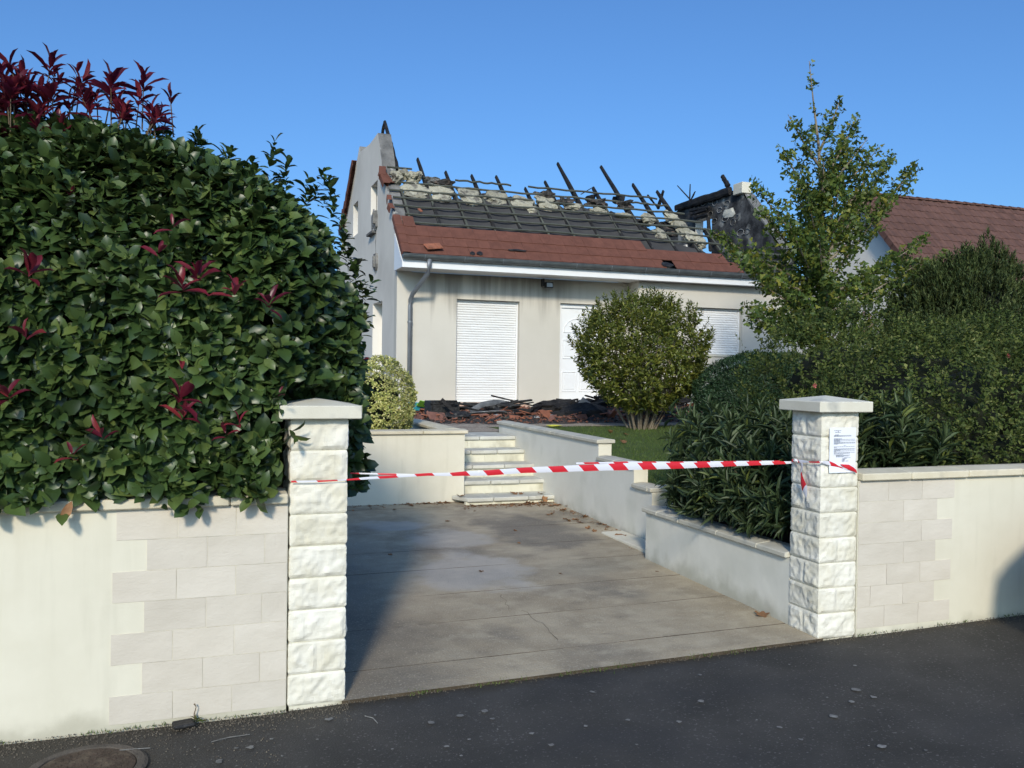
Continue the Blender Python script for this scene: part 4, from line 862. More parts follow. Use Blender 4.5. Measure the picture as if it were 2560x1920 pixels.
core(ph, [((-2.6, 1.1, 1.6), (1.5, 1.08, 1.3)), ((-1.2, 1.12, 1.6), (.95, 1.08, 1.2)), ((-.55, 1.15, 1.4), (.56, .95, 1.1)), ((-1.6, 1.1, 1.35), (1.5, 1.18, .6))], .86)
for i in range(6): MB().tube([(-3 + i * .55, 1.1, .02), (-3 + i * .55 + .05, 1.05, .9), (-2.95 + i * .55, 1.1, 1.6)], [.03, .025, .015], 6).build('stem', M_bark, ph)
def red_shoot(px, py, y, ht, k, L, spread=(75, 18), stem=True, tilt=(0,0)):
    if py < 330: ht *= 1.1 if px > 180 else .85; L *= 1.3 if px > 180 else 1.12; k += 4 if px > 180 else 0
    else: L *= 1.25
    """px,py: display pixel of the shoot's base"""
    b = np.array(D(px, py, y=y)); d = np.array([tilt[0], -.1 + tilt[1], 1.0]); d /= np.linalg.norm(d); tip = b + d * ht
    lv = shoots(tip[None], d[None], k, L, L * .52, ht * .35 + .03, spread, .12, rng=RNG)
    o = inst('red_shoot', leafmesh('red_shoot', 'oval', *[q if i != 4 else q * .74 for i, q in enumerate(lv.cat())], M_redleaf), ph)
    if stem: MB().tube([b - d * .08, b + d * ht * .5, tip], [.004, .003, .002], 5).build('stem', M_twig, o)
for a in ((95, 215, .55, .17, 11, .105), (115, 250, .5, .10, 12, .10), (60, 245, .5, .08, 12, .10), (25, 235, .5, .13, 9, .09), (20, 260, .45, .05, 10, .1), (90, 260, .45, .03, 12, .1), (150, 250, .6, .05, 8, .09), (160, 205, .7, .12, 5, .07), (240, 240, .6, .10, 11, .11), (265, 265, .6, .06, 8, .09), (308, 245, .6, .13, 8, .09), (295, 265, .6, .10, 5, .07), (372, 262, .7, .10, 4, .06), (352, 290, .7, .05, 3, .05), (325, 290, .6, .03, 5, .07), (130, 290, .5, .04, 8, .09), (8, 320, .4, .02, 7, .09), (40, 200, .6, .05, 6, .09)):
    red_shoot(*a, tilt=(RNG.normal(0, .15), 0))
for i in range(26):
    px, py = RNG.uniform(-10, 170), RNG.uniform(195, 330); red_shoot(px, py, .35 + .35 * RNG.random(), RNG.uniform(.05, .16), int(RNG.integers(6, 11)), RNG.uniform(.075, .11), tilt=(RNG.normal(0, .25), 0))
for i in range(12):
    px = RNG.uniform(150, 345); red_shoot(px, 225 + (px - 150) * .30 + RNG.uniform(0, 30), .5 + .2 * RNG.random(), RNG.uniform(.03, .10), int(RNG.integers(4, 8)), RNG.uniform(.06, .085), tilt=(RNG.normal(0, .25), 0))
for a in ((60, 610, -.14, .04, 8, .085), (430, 620, -.16, .05, 8, .095), (395, 640, -.16, .04, 9, .09), (505, 655, -.16, .05, 6, .08), (580, 672, -.16, .03, 7, .085), (380, 885, -.16, .05, 8, .105), (395, 905, -.16, .01, 5, .09), (20, 865, -.16, .02, 6, .09), (225, 955, -.16, .03, 4, .075), (520, 930, -.16, .03, 4, .08), (490, 950, -.16, .03, 4, .06), (155, 450, .1, .03, 6, .085), (745, 770, .5, .05, 4, .10), (775, 785, .5, .0, 2, .09), (60, 740, -.14, .03, 4, .08), (340, 560, -.12, .03, 3, .07), (375, 500, -.1, .02, 3, .07), (160, 1000, -.16, .03, 4, .06), (395, 805, -.16, .03, 2, .06), (600, 860, -.16, .02, 2, .06)):
    red_shoot(*a, spread=(85, 15), tilt=(RNG.normal(0, .25), -.25), stem=False)
# a twig of grey-green leaves hanging over the left pillar's top course, red leaf lying on the coping
lv = shoots(np.array([[-.275, -.06, 1.30]]), np.array([[.4, -.3, -.7]]), 6, .085, .035, .06, (70, 30), .2)
inst('hanging_twig', leafmesh('hanging_twig', 'oval', *lv.cat(), M_photinia), ph)
o = inst('dead_leaf', leafmesh('dead_leaf', 'oval', np.array([[-1.19, -.055, 1.02]]), np.array([[-.35, -.25, -.8]]), np.array([[.2, -1, .2]]), np.array([.10]), np.array([.05]), M_dead), ph)

# --- variegated ball
gb = thing('golden_shrub', 'clipped yellow variegated shrub behind the retaining wall', 'shrub', (1.42, 6.3, .85))
es = [((1.34, 6.3, 1.24), (.47, .42, .50)), ((1.26, 6.15, 1.05), (.50, .40, .28))]
P, Nn = ellipsoid_pts(es, 4200, .06, 2.5, .10, .86)
foliage(gb, 'small', shoots(P, Nn + RNG.normal(0, .35, P.shape) + [0,0,.25], 6, .036, .026, .035, (90, 30), .3), M_gold, 120)
core(gb, es, .58)
MB().tube([(1.4, 6.3, .8), (1.4, 6.3, 1.2)], .03, 6).build('stem', M_bark, gb)

# --- round many-stemmed shrub on the lawn
rb = np.array(D(1385, 932, z=.72)); YB = rb[1]
rs = thing('round_shrub', 'rounded many-stemmed shrub with pale stems standing on the lawn', 'shrub', tuple(rb))
cx = D(1385, 780, y=YB); ctr = np.array([cx.x, YB, cx.z])
rx_ = (D(1515, 780, y=YB).x - D(1250, 780, y=YB).x) / 2; rz_ = (D(1390, 650, y=YB).z - D(1390, 885, y=YB).z) / 2; ctr[2] = (D(1390, 648, y=YB).z + D(1390, 884, y=YB).z) / 2
es = [(tuple(ctr + [0, 0, .02]), (rx_ * .95, rx_ * .92, rz_ * .95)), (tuple(ctr + [-.25 * rx_, -.1, .18]), (rx_ * .68, rx_ * .7, rz_ * .75)), (tuple(ctr + [.28 * rx_, .1, -.12]), (rx_ * .70, rx_ * .7, rz_ * .78)), (tuple(ctr + [-.05, -.2, -.22]), (rx_ * .78, rx_ * .7, rz_ * .72)), (tuple(ctr + [.05, .1, .28]), (rx_ * .55, rx_ * .6, rz_ * .75))]
P, Nn = ellipsoid_pts(es, 3600, .10, 3.0, .15)
lv = shoots(P, Nn * .6 + [0,0,.75] + RNG.normal(0, .3, P.shape), 9, .085, .040, .13, (80, 30), .25)
P, Nn = ellipsoid_pts([(c, tuple(np.array(r) * .72)) for c, r in es], 1500, .15, 3.0, .3); lv = shoots(P, Nn + RNG.normal(0, .6, P.shape), 7, .085, .042, .12, (80, 35), .3, lv)
n = 130; th = RNG.uniform(0, 2*pi, n); el = RNG.uniform(.1, 1.35, n); u = np.c_[np.cos(th)*np.cos(el), np.sin(th)*np.cos(el), np.sin(el)]
P = ctr + u * [rx_, rx_, rz_] * 1.0; 
for q in range(3): lv = shoots(P + np.array([0,0,.05*q]) + u * .03 * q, u * .4 + [0,0,1], 6, .075, .03, .09, (75, 30), .2, lv)
foliage(rs, 'small', lv, M_round, 200)
for i in range(22):
    a = 2*pi*i/22 + random.uniform(-.1, .1); r0 = random.uniform(.03, .15); r1 = random.uniform(.35, .95) * rx_; hgt = random.uniform(.7, 1.2)
    p0 = Vector(rb) + Vector((cos(a)*r0*1.2, sin(a)*r0, -.06)); p2 = Vector(rb) + Vector((cos(a)*r1*.72, sin(a)*r1*.72, hgt)); pm = p0.lerp(p2, .5) + Vector((cos(a)*.04, sin(a)*.04, -.02)) 
    p3 = p2 + Vector((cos(a)*r1*.2, sin(a)*r1*.2, .5))
    MB().tube([p0, pm, p2, p3], [.022, .017, .012, .004], 6).build('stem', M_bark, rs)

# --- clipped dark shrub
cs = thing('clipped_shrub', 'low dark green clipped shrub under the right-hand shutter', 'shrub', (6.9, 6.4, .6))
es = [((6.85, 6.4, 1.25), (.95, .8, .66)), ((7.5, 6.6, 1.3), (.8, .8, .62)), ((6.5, 6.2, 1.0), (.7, .7, .6))]
P, Nn = ellipsoid_pts(es, 22000, .05, 3, .10, .6, cull=-.15)
foliage(cs, 'small', shoots(P, Nn + [0,0,.3] + RNG.normal(0, .3, P.shape), 6, .05, .017, .06, (75, 25), .2), M_clip, 60)
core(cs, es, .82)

# --- oleander
ol = thing('oleander', 'leafy oleander bushes with long narrow leaves behind the planter wall', 'shrub', (3.3, 1.3, .45))
lv = Leaves(); n = 0
def ole_stem(p0, p1, k=3, L=.16):
    L = max(L, .155)
    global lv
    p0, p1 = np.array(p0, float), np.array(p1, float); mid = (p0 + p1) / 2 + [0, 0, .06]
    for q in range(k):
        t = 1 - .20 * q; p = (1-t)**2 * p0 + 2*t*(1-t) * mid + t*t * p1; d = nrm((p1 - mid)) + [0, 0, .12]
        lv = shoots(p[None], d[None], 9, L * RNG.uniform(.85, 1.15), .026, .09, (72, 14), .13, lv)
    return mid
st_mb = []
for i in range(270):
    b = np.array([RNG.uniform(3.0, 4.1), RNG.uniform(.55, 2.3), .45]); a = RNG.uniform(0, 2*pi); r = RNG.uniform(0, .5); hgt = RNG.uniform(.22, .62)
    tip = b + [cos(a) * r, sin(a) * r, hgt]
    if tip[0] < 2.98 and tip[2] < .62: tip[2] = .62 + .1 * RNG.random()
    tip[0] = max(tip[0], 2.80 - .12 * RNG.random())
    mid = ole_stem(b, tip)
    if i < 40: st_mb.append((b, mid, tip))
for i in range(70):     # the taller tuft above and the sprays leaning left
    b = np.array([RNG.uniform(3.3, 4.2), RNG.uniform(1.5, 2.9), .5]); tip = b + [RNG.normal(-.1, .22), RNG.normal(0, .2), RNG.uniform(.45, .78)]; ole_stem(b, tip, 3, .14)
for i in range(60):     # the clump right of the pillar
    b = np.array([RNG.uniform(3.45, 4.2), RNG.uniform(.4, .8), .6]); tip = b + [RNG.normal(0, .18), RNG.normal(0, .1), RNG.uniform(.45, .78)]; ole_stem(b, tip, 3, .13)
for i in range(70):     # sprays hanging over the coping
    b = np.array([3.05, RNG.uniform(.4, 2.0), .55]); tip = np.array([RNG.uniform(2.72, 2.95), b[1] + RNG.normal(0, .1), RNG.uniform(.55, .85)]); ole_stem(b, tip, 2, .125)
def odrop(p): return ((p[:, 0] < 3.06) & (p[:, 1] < .32) & (p[:, 0] > 2.7)) | ((p[:, 1] < .25) & (p[:, 2] < 1.03)) | ((p[:, 0] > 2.7) & (p[:, 0] < 2.95) & (p[:, 2] < .515)) | (p[:, 0] < 2.62) | (p[:, 1] < .02) | ((p[:, 1] > 1.5) & (p[:, 0] < 2.58 + .57 * (p[:, 1] - 1.5) + .12 * np.sin(p[:, 2] * 37) * np.sin(p[:, 1] * 29)))
foliage(ol, 'lance', lv, M_olea, 300, odrop)
for b, mid, tip in st_mb: MB().tube([b, mid, tip], [.008, .006, .003], 5).build('stem', M_twig, ol)

# --- broad dark small-leaved hedge behind the right wall
ab = thing('abelia_hedge', 'broad dark small-leaved hedge with a few pink blooms behind the right wall', 'hedge', (6, 2.2, .42))
es = [((5.0, 1.45, 1.18), (.95, 1.05, .80)), ((6.1, 1.75, 1.25), (1.1, 1.35, .85)), ((7.6, 2.0, 1.25), (1.4, 1.6, .88)), ((5.35, 2.9, 1.40), (.95, 1.0, .92)), ((6.7, 3.2, 1.45), (1.2, 1.1, .78)), ((4.45, 1.05, .98), (.62, .68, .5)), ((8.7, 3.2, 1.3), (1.5, 1.4, .92)), ((5.1, .75, .95), (.9, .55, .42)), ((6.6, .75, 1.0), (1.1, .55, .5))]
P, Nn = ellipsoid_pts(es, 46000, .12, 3.5, .16, .6, cull=-.15)
lv = shoots(P, Nn + [0,0,.35] + RNG.normal(0, .45, P.shape), 7, .040, .027, .08, (85, 35), .3)
# arching sprays sticking out of the outline
n = 260; P, Nn = ellipsoid_pts(es, n, .10, 3, 0, 1.2)
for q in range(5): lv = shoots(P + Nn * (.035 * q) + np.array([0,0,.03*q]), Nn * .6 + [0,0,.8] + RNG.normal(0, .15, P.shape), 5, .030, .018, .05, (80, 40), .3, lv)
foliage(ab, 'small', lv, M_abelia, 200, lambda p: ((p[:, 1] < .25) & (p[:, 2] < 1.02)) | (p[:, 1] < .10) | ((p[:,0] < 3.15) & (p[:,1] < .4)))
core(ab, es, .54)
P, Nn = ellipsoid_pts(es, 60, .10, 3, 0, 1.3)
for p in P[:26]:
    mb = MB()
    for q in range(5): a = 2*pi*q/5; mb.add([p, p + np.array([cos(a)*.022, -.012, sin(a)*.022]), p + np.array([cos(a+.7)*.022, -.012, sin(a+.7)*.022])], [(0,1,2)])
    mb.build('flower', M_flower, ab, recalc=False)
# --- conifer
yw = thing('yew', 'dense dark green conifer with upright sprays beside the brown roof', 'tree', (11.3, 7, .6))
es = [((11.3, 7.0, 2.0), (1.28, 1.2, 1.55)), ((11.9, 7.0, 2.3), (.55, .6, 1.55)), ((11.0, 6.9, 2.1), (.8, .8, 1.5)), ((10.7, 6.8, 1.8), (.75, .75, 1.3)), ((12.3, 7, 1.8), (.5, .6, 1.2))]
P, Nn = ellipsoid_pts(es, 17000, .14, 5, .10, .7, cull=-.2)
lv = shoots(P, Nn * .45 + [0,0,1] + RNG.normal(0, .15, P.shape), 10, .09, .030, .16, (40, 14), .15)
foliage(yw, 'small', lv, M_yew, 0)
core(yw, es, .78)
MB().tube([(11.3, 7, .4), (11.3, 7, 2)], [.1, .06], 7).build('trunk', M_bark, yw)
# filler shrubs between clipped shrub, tree and house corner
fs2 = thing('back_shrub', 'dark shrub filling the gap under the fan-leaved tree', 'shrub', (9.2, 6.4, .5))
es = [((8.9, 6.6, 1.35), (1.0, .9, .95)), ((10.0, 6.2, 1.5), (.9, .9, 1.0)), ((8.0, 5.6, 1.25), (.8, .8, .75)), ((9.0, 5.0, 1.4), (1.1, .9, .85))]
P, Nn = ellipsoid_pts(es, 20000, .10, 3, .12, .6, cull=-.15)
foliage(fs2, 'small', shoots(P, Nn + [0,0,.35] + RNG.normal(0, .4, P.shape), 7, .046, .030, .07, (85, 35), .3), M_abelia, 0); core(fs2, es, .48)

# --- ginkgo
GY = 7.5
gk = thing('ginkgo_tree', 'slender fan-leaved tree with a bare leader rising above the roofs', 'tree', (8.85, GY, .6))
trunk_px = [(1778, 900), (1778, 700), (1777, 560), (1774, 430), (1768, 310), (1757, 220), (1748, 132)]
tp = [np.array(D(x, y, y=GY)) for x, y in trunk_px]; tp[0][2] = .5
MB().tube(tp, [.075, .06, .048, .035, .022, .012, .005], 8).build('trunk', M_bark, gk, smooth=True)
br = [  # trunk height (display y), tip pixel, depth offset, leaf density along it, bare tip
 (330, 1815, 214, .1, .6), (360, 1702, 247, -.1, .75), (400, 1853, 250, .2, .8), (420, 1876, 296, -.2, .9), (440, 1899, 318, .3, .9), (470, 1691, 320, -.3, .9), (520, 1884, 362, .1, 1),
 (560, 1928, 330, .5, 1), (575, 1982, 353, .3, 1), (570, 1625, 393, -.2, .9), (600, 1643, 455, -.4, 1), (620, 1540, 500, -.3, 1), (640, 1600, 560, -.6, 1), (690, 1598, 660, -.5, 1), (720, 1614, 680, -.7, 1),
 (640, 2000, 512, .4, 1), (650, 2046, 550, .2, 1), (620, 1924, 418, .2, .6), (680, 1990, 565, -.3, 1), (700, 1900, 640, -.6, .8), (700, 1680, 600, .3, 1), (600, 1720, 400, .2, 1), (640, 1700, 470, -.5, 1), (540, 1820, 380, -.3, .8), (500, 1720, 340, .3, .8), (460, 1830, 300, .2, 1), (740, 1850, 660, -.4, 1), (740, 1700, 690, .1, 1), (760, 1940, 650, .2, 1), (680, 1570, 540, .3, 1), (690, 1640, 610, .1, 1), (680, 1840, 600, .5, 1), (660, 1770, 500, -.7, 1), (720, 1790, 600, -.8, 1), (740, 1720, 640, -.9, 1), (560, 1745, 430, -.4, 1), (480, 1780, 330, -.3, 1)]
lv = Leaves(); typ = np.array([y for x, y in trunk_px])
def trunk_at(py): return np.array([np.interp(-py, -typ, np.array(tp)[:, i]) for i in range(3)])
for (ty, px, py, dy, dens) in br:
    b = trunk_at(ty); tip = np.array(D(px, py, y=GY + dy * 1.6)); Lb = np.linalg.norm(tip - b); mid = (b + tip) / 2 + [0, 0, -.10 * Lb * .6]
    ts = np.linspace(0, 1, 9); pts = [(1-t)**2 * b + 2*t*(1-t) * mid + t*t * tip for t in ts]
    MB().tube(pts, [.022 * (1-t) ** .8 + .0035 for t in ts], 6).build('branch', M_bark, gk)
    n = int(Lb * 56 * dens)
    t = RNG.uniform(.12, 1, n); bare = .72
    P = np.array([(1-q)**2 * b + 2*q*(1-q) * mid + q*q * tip for q in t]); sc = np.where(t > bare, (1.15 - t) / .45, 1.0)
    P = P + RNG.normal(0, 1, P.shape) * (.095 * np.clip(sc, .12, 1))[:, None]; nl = 5
    keep = (t < bare) | (RNG.random(n) < .55)
    lv = shoots(P[keep], RNG.normal(0, 1, (keep.sum(), 3)) * .6 + [0,0,.6], nl, .088, .10, .04, (95, 40), .35, lv)
P = np.array([trunk_at(q) for q in np.r_[RNG.uniform(250, 700, 110), RNG.uniform(135, 250, 12)]]); P = P + RNG.normal(0, 1, P.shape) * np.r_[np.full(110, .10), np.full(12, .02)][:, None]
lv = shoots(P, RNG.normal(0, 1, P.shape) * .6 + [0,0,.6], 4, .07, .08, .04, (95, 40), .35, lv)
foliage(gk, 'fan', lv, M_ginkgo, 200)
# ================================================================== TAPE, NOTICE
def z6(px, py, **k): return at(1800 + px * .39791, 960 + py * .39791, **k)
M_tape = bpy.data.materials.new('striped_tape'); M_tape.use_nodes = True
N, L, p = nodes(M_tape); uv = N.new('ShaderNodeUVMap'); uv.uv_map = 'UVMap'; sx = N.new('ShaderNodeSeparateXYZ'); L.new(uv.outputs[0], sx.inputs[0])
ph_ = mmath(M_tape, 'FRACT', mmath(M_tape, 'DIVIDE', mmath(M_tape, 'ADD', sx.outputs[0], mmath(M_tape, 'MULTIPLY', sx.outputs[1], 1.0)), .19), 0)
stp = mmath(M_tape, 'LESS_THAN', ph_, .5); mx = N.new('ShaderNodeMix'); mx.data_type = 'RGBA'; L.new(stp, mx.inputs[0]); mx.inputs[6].default_value = (.72,.72,.78,1); mx.inputs[7].default_value = (.62,.022,.035,1)
L.new(mx.outputs[2], p.inputs['Base Color']); p.inputs['Roughness'].default_value = .35
def ribbon(name, pts, parent, u0=0.0, nv=3, bow=.15):
    """pts: (centre, half-width vector)"""
    C = [Vector(c) for c, h in pts]; H = [Vector(h) for c, h in pts]; V = []; UV = []; u = u0; F = []
    for i in range(len(C)):
        if i: u += (C[i] - C[i-1]).length
        t = (C[min(i+1, len(C)-1)] - C[max(i-1, 0)]).normalized(); nn = t.cross(H[i]).normalized()
        for j in range(nv + 1):
            q = 1 - 2 * j / nv; V.append(C[i] + H[i] * q + nn * (1 - q * q) * H[i].length * bow); UV.append((u, q * H[i].length))
    k = nv + 1
    for i in range(len(C) - 1):
        for j in range(nv): F.append((i*k+j, i*k+j+1, (i+1)*k+j+1, (i+1)*k+j))
    me = bpy.data.meshes.new(name); me.from_pydata([tuple(v) for v in V], [], F); me.materials.append(M_tape)
    ul = me.uv_layers.new(name='UVMap')
    for lp in me.loops: ul.data[lp.index].uv = UV[lp.vertex_index]
    me.polygons.foreach_set('use_smooth', [True] * len(F))
    return inst(name, me, parent)
tp_ = thing('barrier_tape', 'red and white striped barrier tape stretched between the two pillars', 'tape', (1.4, .1, 1.08))
def strand(lst, yf, sub=4, zt=.0):
    pts = []
    for (px, py, h) in lst:
        y = yf(px); c = at(px, py, y=y); a = at(px, py - h * .43, y=y); pts.append((c, a - c))
    out = []
    for i in range(len(pts) - 1):
        for q in range(sub):
            t = q / sub; out.append((pts[i][0].lerp(pts[i+1][0], t), pts[i][1].lerp(pts[i+1][1], t)))
    return out + [pts[-1]]
yl = lambda px: -.012 + .27 * max(0, (px - 870)) / 1114
ribbon('main_strip', strand([(866,1199.6,4),(912,1196,7),(1005,1190,8),(1070,1186,8),(1128,1186,10),(1160,1184,13),(1222,1182,16),(1312,1175.5,16),(1402,1172.5,18),(1493,1168.7,19),(1583,1166,21),(1689,1164.5,17),(1834,1160,13),(1950,1157,9),(1984,1156,6)], yl), tp_, .03)
ribbon('fold', strand([(1440,1158.5,5),(1493,1157.5,5),(1583,1156,6),(1689,1157.5,8),(1834,1156,8),(1950,1154,6)], lambda px: yl(px) + .012, zt=1), tp_, .14)
ribbon('back_strip', strand([(876,1183,4),(950,1185,4.5),(1040,1187,4.5),(1128,1184,6),(1200,1180,7)], lambda px: .26 - .20 * (px - 876) / 330), tp_, .05)
ribbon('wrap', strand([(728,1204,5),(760,1204,6),(800,1203,5),(840,1201,3),(866,1199.6,4)], lambda px: -.020), tp_, .07)
pts = []
for zx, zy, h in ((452,482,9),(480,482,8),(510,486,9),(560,490,4),(600,491,4),(642,490,5)):
    c = z6(zx, zy, x=2.742); pts.append((c, Vector((0, 0, h * .0011))))
for zx, zy, h in ((650,491,7),(690,499,11),(720,508,8),(745,518,3),(800,538,3),(858,556,3)):
    c = z6(zx, zy, y=-.016); pts.append((c, Vector((.2 * h * .0011, 0, h * .0011))))
ribbon('wrap', pts, tp_, .03)
q = [z6(a, b, y=-.019) for a, b in ((755,503),(838,508),(862,558),(792,532))]
ribbon('loose_flap', [((q[0]+q[3])/2, (q[0]-q[3])/2), ((q[0]+q[1]+q[2]+q[3])/4 + Vector((0,-.006,0)), ((q[0]+q[1])-(q[2]+q[3]))/4), ((q[1]+q[2])/2, (q[1]-q[2])/2)], tp_, 0.01)
pts = []
for zx, zy, hw, tw_ in ((492,478,6,0),(514,500,8,.3),(516,525,7,.6),(508,550,4,.2),(514,580,6,0),(520,610,12,-.2),(528,640,20,.1),(532,670,17,.2),(538,695,9,.1),(541,712,3,0)):
    c = z6(zx, zy, x=2.73); pts.append((c, Vector((-.4 * tw_, -1, 0)) * hw * .0015))
ribbon('hanging_tail', pts, tp_, .285)
lump('knot', M_scrap, tp_, tuple(z6(478, 482, x=2.742)), (.012, .02, .012), 5, .4).data.materials[0] = M_white

nt = thing('notice', 'white printed A4 notice stuck to the right gate pillar', 'notice', (2.90, -.012, 1.16))
x0, x1, z0, z1 = 2.806, 2.997, 1.030, 1.296; yN = -.0125
mb = MB(); nx, nzv = 6, 8
V = [(x0 + (x1-x0)*i/nx + .002 * (j - 4) / 8, yN - .0015 * sin(i * 1.1 + j * .5) - (.004 if j == 0 else 0), z0 + (z1-z0)*j/nzv) for j in range(nzv+1) for i in range(nx+1)]
mb.add(V, [(j*(nx+1)+i, j*(nx+1)+i+1, (j+1)*(nx+1)+i+1, (j+1)*(nx+1)+i) for j in range(nzv) for i in range(nx)]).build('paper_sheet', M_paper, nt, smooth=True, recalc=False)
mb = MB(); W_ = x1 - x0; H_ = z1 - z0
lines = [(.06,.16,.44),(.085,.30,.34),(.10,.20,.42),(.155,.20,.36),(.17,.16,.83),(.187,.16,.80),(.24,.16,.46),(.258,.16,.96),(.272,.16,.40),(.29,.16,.96),(.307,.16,.40),(.327,.16,.96),(.343,.16,.96),(.36,.16,.32),(.395,.53,.62),(.42,.16,.96),(.435,.16,.26),(.465,.16,.96),(.482,.16,.96),(.497,.16,.40),(.515,.16,.96),(.53,.16,.26),(.552,.16,.96),(.568,.16,.78),(.595,.16,.52),(.61,.25,.80),(.627,.25,.72),(.643,.25,.55),(.665,.56,.80),(.68,.58,.66),(.74,.62,.73)]
for (t, a, b) in lines:
    x = a
    while x < b - .01:
        w = min(random.uniform(.03, .10), b - x); zc = z1 - t * H_
        mb.add([(x0 + x*W_, yN - .0032, zc - .0016), (x0 + (x+w)*W_, yN - .0032, zc - .0016), (x0 + (x+w)*W_, yN - .0032, zc + .0012), (x0 + x*W_, yN - .0032, zc + .0012)], [(0,1,2,3)]); x += w + .012
mb.build('printed_text', M_ink, nt, recalc=False)
mb = MB(); cxs, czs = x0 + .53 * W_, z1 - .715 * H_
for r0, r1 in ((.0095, .0115), (0.002, .006)):
    n = 18; mb.add([(cxs + r * cos(2*pi*i/n), yN - .0034, czs + r * sin(2*pi*i/n)) for r in (r0, r1) for i in range(n)], [(i, (i+1)%n, n+(i+1)%n, n+i) for i in range(n)])
mb.build('stamp', M_stampink, nt, recalc=False)

# ================================================================== DEBRIS
def dz(x, y, Y): return at(1000 + .3436 * x, 960 + .3436 * y, y=Y)
def heapz(x, y):
    h = .06 * max(0, 1 - ((y - 10.6) / 1.9) ** 2) + .16 * max(0, 1 - ((x - 7.4) / 1.7) ** 2 - ((y - 11.0) / 1.3) ** 2) + .07 * max(0, 1 - ((x - 4.8) / .9) ** 2 - ((y - 11.3) / 1.0) ** 2) + .08 * max(0, 1 - ((x - 9.0) / 1.2) ** 2 - ((y - 10.3) / 1.3) ** 2)
    return .787 + h + .025 * nz((x, y, 0), 3) * (1 if h > .01 else 0)
nx, ny = 70, 46; mb = MB()
mb.add([(2.75 + 7.6*i/nx, 8.45 + 4.2*j/ny + .35 * nz((i*.1, 0, 0), 1.5), heapz(2.75 + 7.6*i/nx, 8.45 + 4.2*j/ny) - (.03 if j in (0, ny) or i in (0, nx) else 0) + .015 * nz((i, j, 0), .9)) for j in range(ny+1) for i in range(nx+1)],
       [(j*(nx+1)+i, j*(nx+1)+i+1, (j+1)*(nx+1)+i+1, (j+1)*(nx+1)+i) for j in range(ny) for i in range(nx)])
stuff(mb.build('ash_bed', M_ash, recalc=False)); 
bpy.data.objects['ash_bed']['label'] = 'bed of ash and crumbled debris spread before the house'; bpy.data.objects['ash_bed']['category'] = 'ash'
def shard_mesh(seed, m):
    r = random.Random(seed); n = r.randint(4, 6); a = sorted(r.uniform(0, 2*pi) for _ in range(n)); sx_, sy_ = r.uniform(.07, .17), r.uniform(.05, .12); th = .016
    P = [(sx_ * cos(q) * r.uniform(.8, 1.15), sy_ * sin(q) * r.uniform(.8, 1.15)) for q in a]; mb = MB(); plate(mb, P, [], lambda u, w, d: (u, w, -d + .012 * (abs(u) / sx_) ** 2), th)
    return mb.mesh('broken_tile', m)
SM = [shard_mesh(i, M_brokentile if i % 2 else M_oldtile) for i in range(14)]
for i in range(190):
    if i < 120: x, y = random.uniform(2.7, 6.6), random.triangular(8.6, 12.6, 9.4)
    elif i < 150: x, y = random.uniform(6.0, 9.0), random.uniform(8.9, 12.4)
    else: x, y = random.gauss(8.6, .45), random.gauss(9.7, .5)
    z = heapz(x, y) + random.uniform(.0, .05) + (.22 * random.random() * max(0, 1 - abs(x - 8.6) / .8) if i >= 150 else 0)
    M_ = T(x, y, z + .012) @ RX(random.uniform(0, 6.28), 4, 'Z') @ RX(random.gauss(0, .32), 4, 'X') @ RX(random.gauss(0, .3), 4, 'Y')
    o = inst('broken_tile', SM[(random.randrange(14) if i < 150 else random.randrange(7) * 2)], None, M_)
    tag(o, 'broken terracotta roof tile shard in the fire debris below the house', 'tile shard', 'broken tiles strewn before the house')
PM = []
for i in range(7):
    L_ = random.uniform(.5, 1.3); o = charred((-L_/2, 0, 0), (L_/2, 0, .02), random.uniform(.05, .10), random.uniform(.03, .07), 300 + i * 5, taper=.7, up=(0,0,1)); PM.append(o.data); bpy.data.objects.remove(o)
for i in range(66):
    if i < 20: x, y = random.uniform(3.2, 6.2), random.uniform(10.2, 12.5)
    else: x, y = random.gauss(7.4, .75), random.gauss(10.9, .7)
    M_ = T(x, y, heapz(x, y) + random.uniform(.02, .13)) @ RX(random.gauss(0, .6) , 4, 'Z') @ RX(random.gauss(0, .14), 4, 'Y')
    o = inst('charred_plank', PM[i % 7], None, M_); tag(o, 'charred black roof timber lying in the debris before the house', 'timber', 'burnt timbers in the debris')
# black crate with its ribbed rim
Y = 9.7; a, b = dz(222, 250, Y), dz(435, 125, Y)
bx = thing('black_crate', 'charred black open crate with a ribbed rim, left in the debris', 'crate', (a.x, Y, .85))
w = b.x - a.x; zb_, zt_ = .84, b.z
MB().box(a.x, a.x + .03, Y, Y + .42, zb_, zt_).box(b.x - .03, b.x, Y, Y + .42, zb_, zt_ - .06).box(a.x + .03, b.x - .03, Y + .39, Y + .42, zb_, zt_).box(a.x + .03, b.x - .03, Y + .02, Y + .05, zb_, zb_ + .16).build('shell', M_black, bx, bevel=.006)
MB().box(a.x - .01, b.x + .01, Y - .02, Y + .02, zt_ - .055, zt_ - .01).build('rim', M_black, bx, bevel=.008)
for i in range(11): MB().box(a.x + .06 + i * (w - .1) / 11, a.x + .085 + i * (w - .1) / 11, Y - .03, Y + .03, zt_ - .012, zt_ + .015).build('rib', M_black, bx, bevel=.003)
o = charred(dz(300, 112, 9.55), dz(410, 215, 9.5), .07, .03, 400, taper=1, up=(0,-1,.2), name='fallen_lath'); tag(o, 'charred lath leaning across the front of the black crate', 'lath')
o = lump('melted_mass', M_black, None, tuple(dz(425, 235, 9.45)), (.22, .14, .085), 6, .3, 3); tag(o, 'rounded melted black lump lying against the black crate', 'debris')
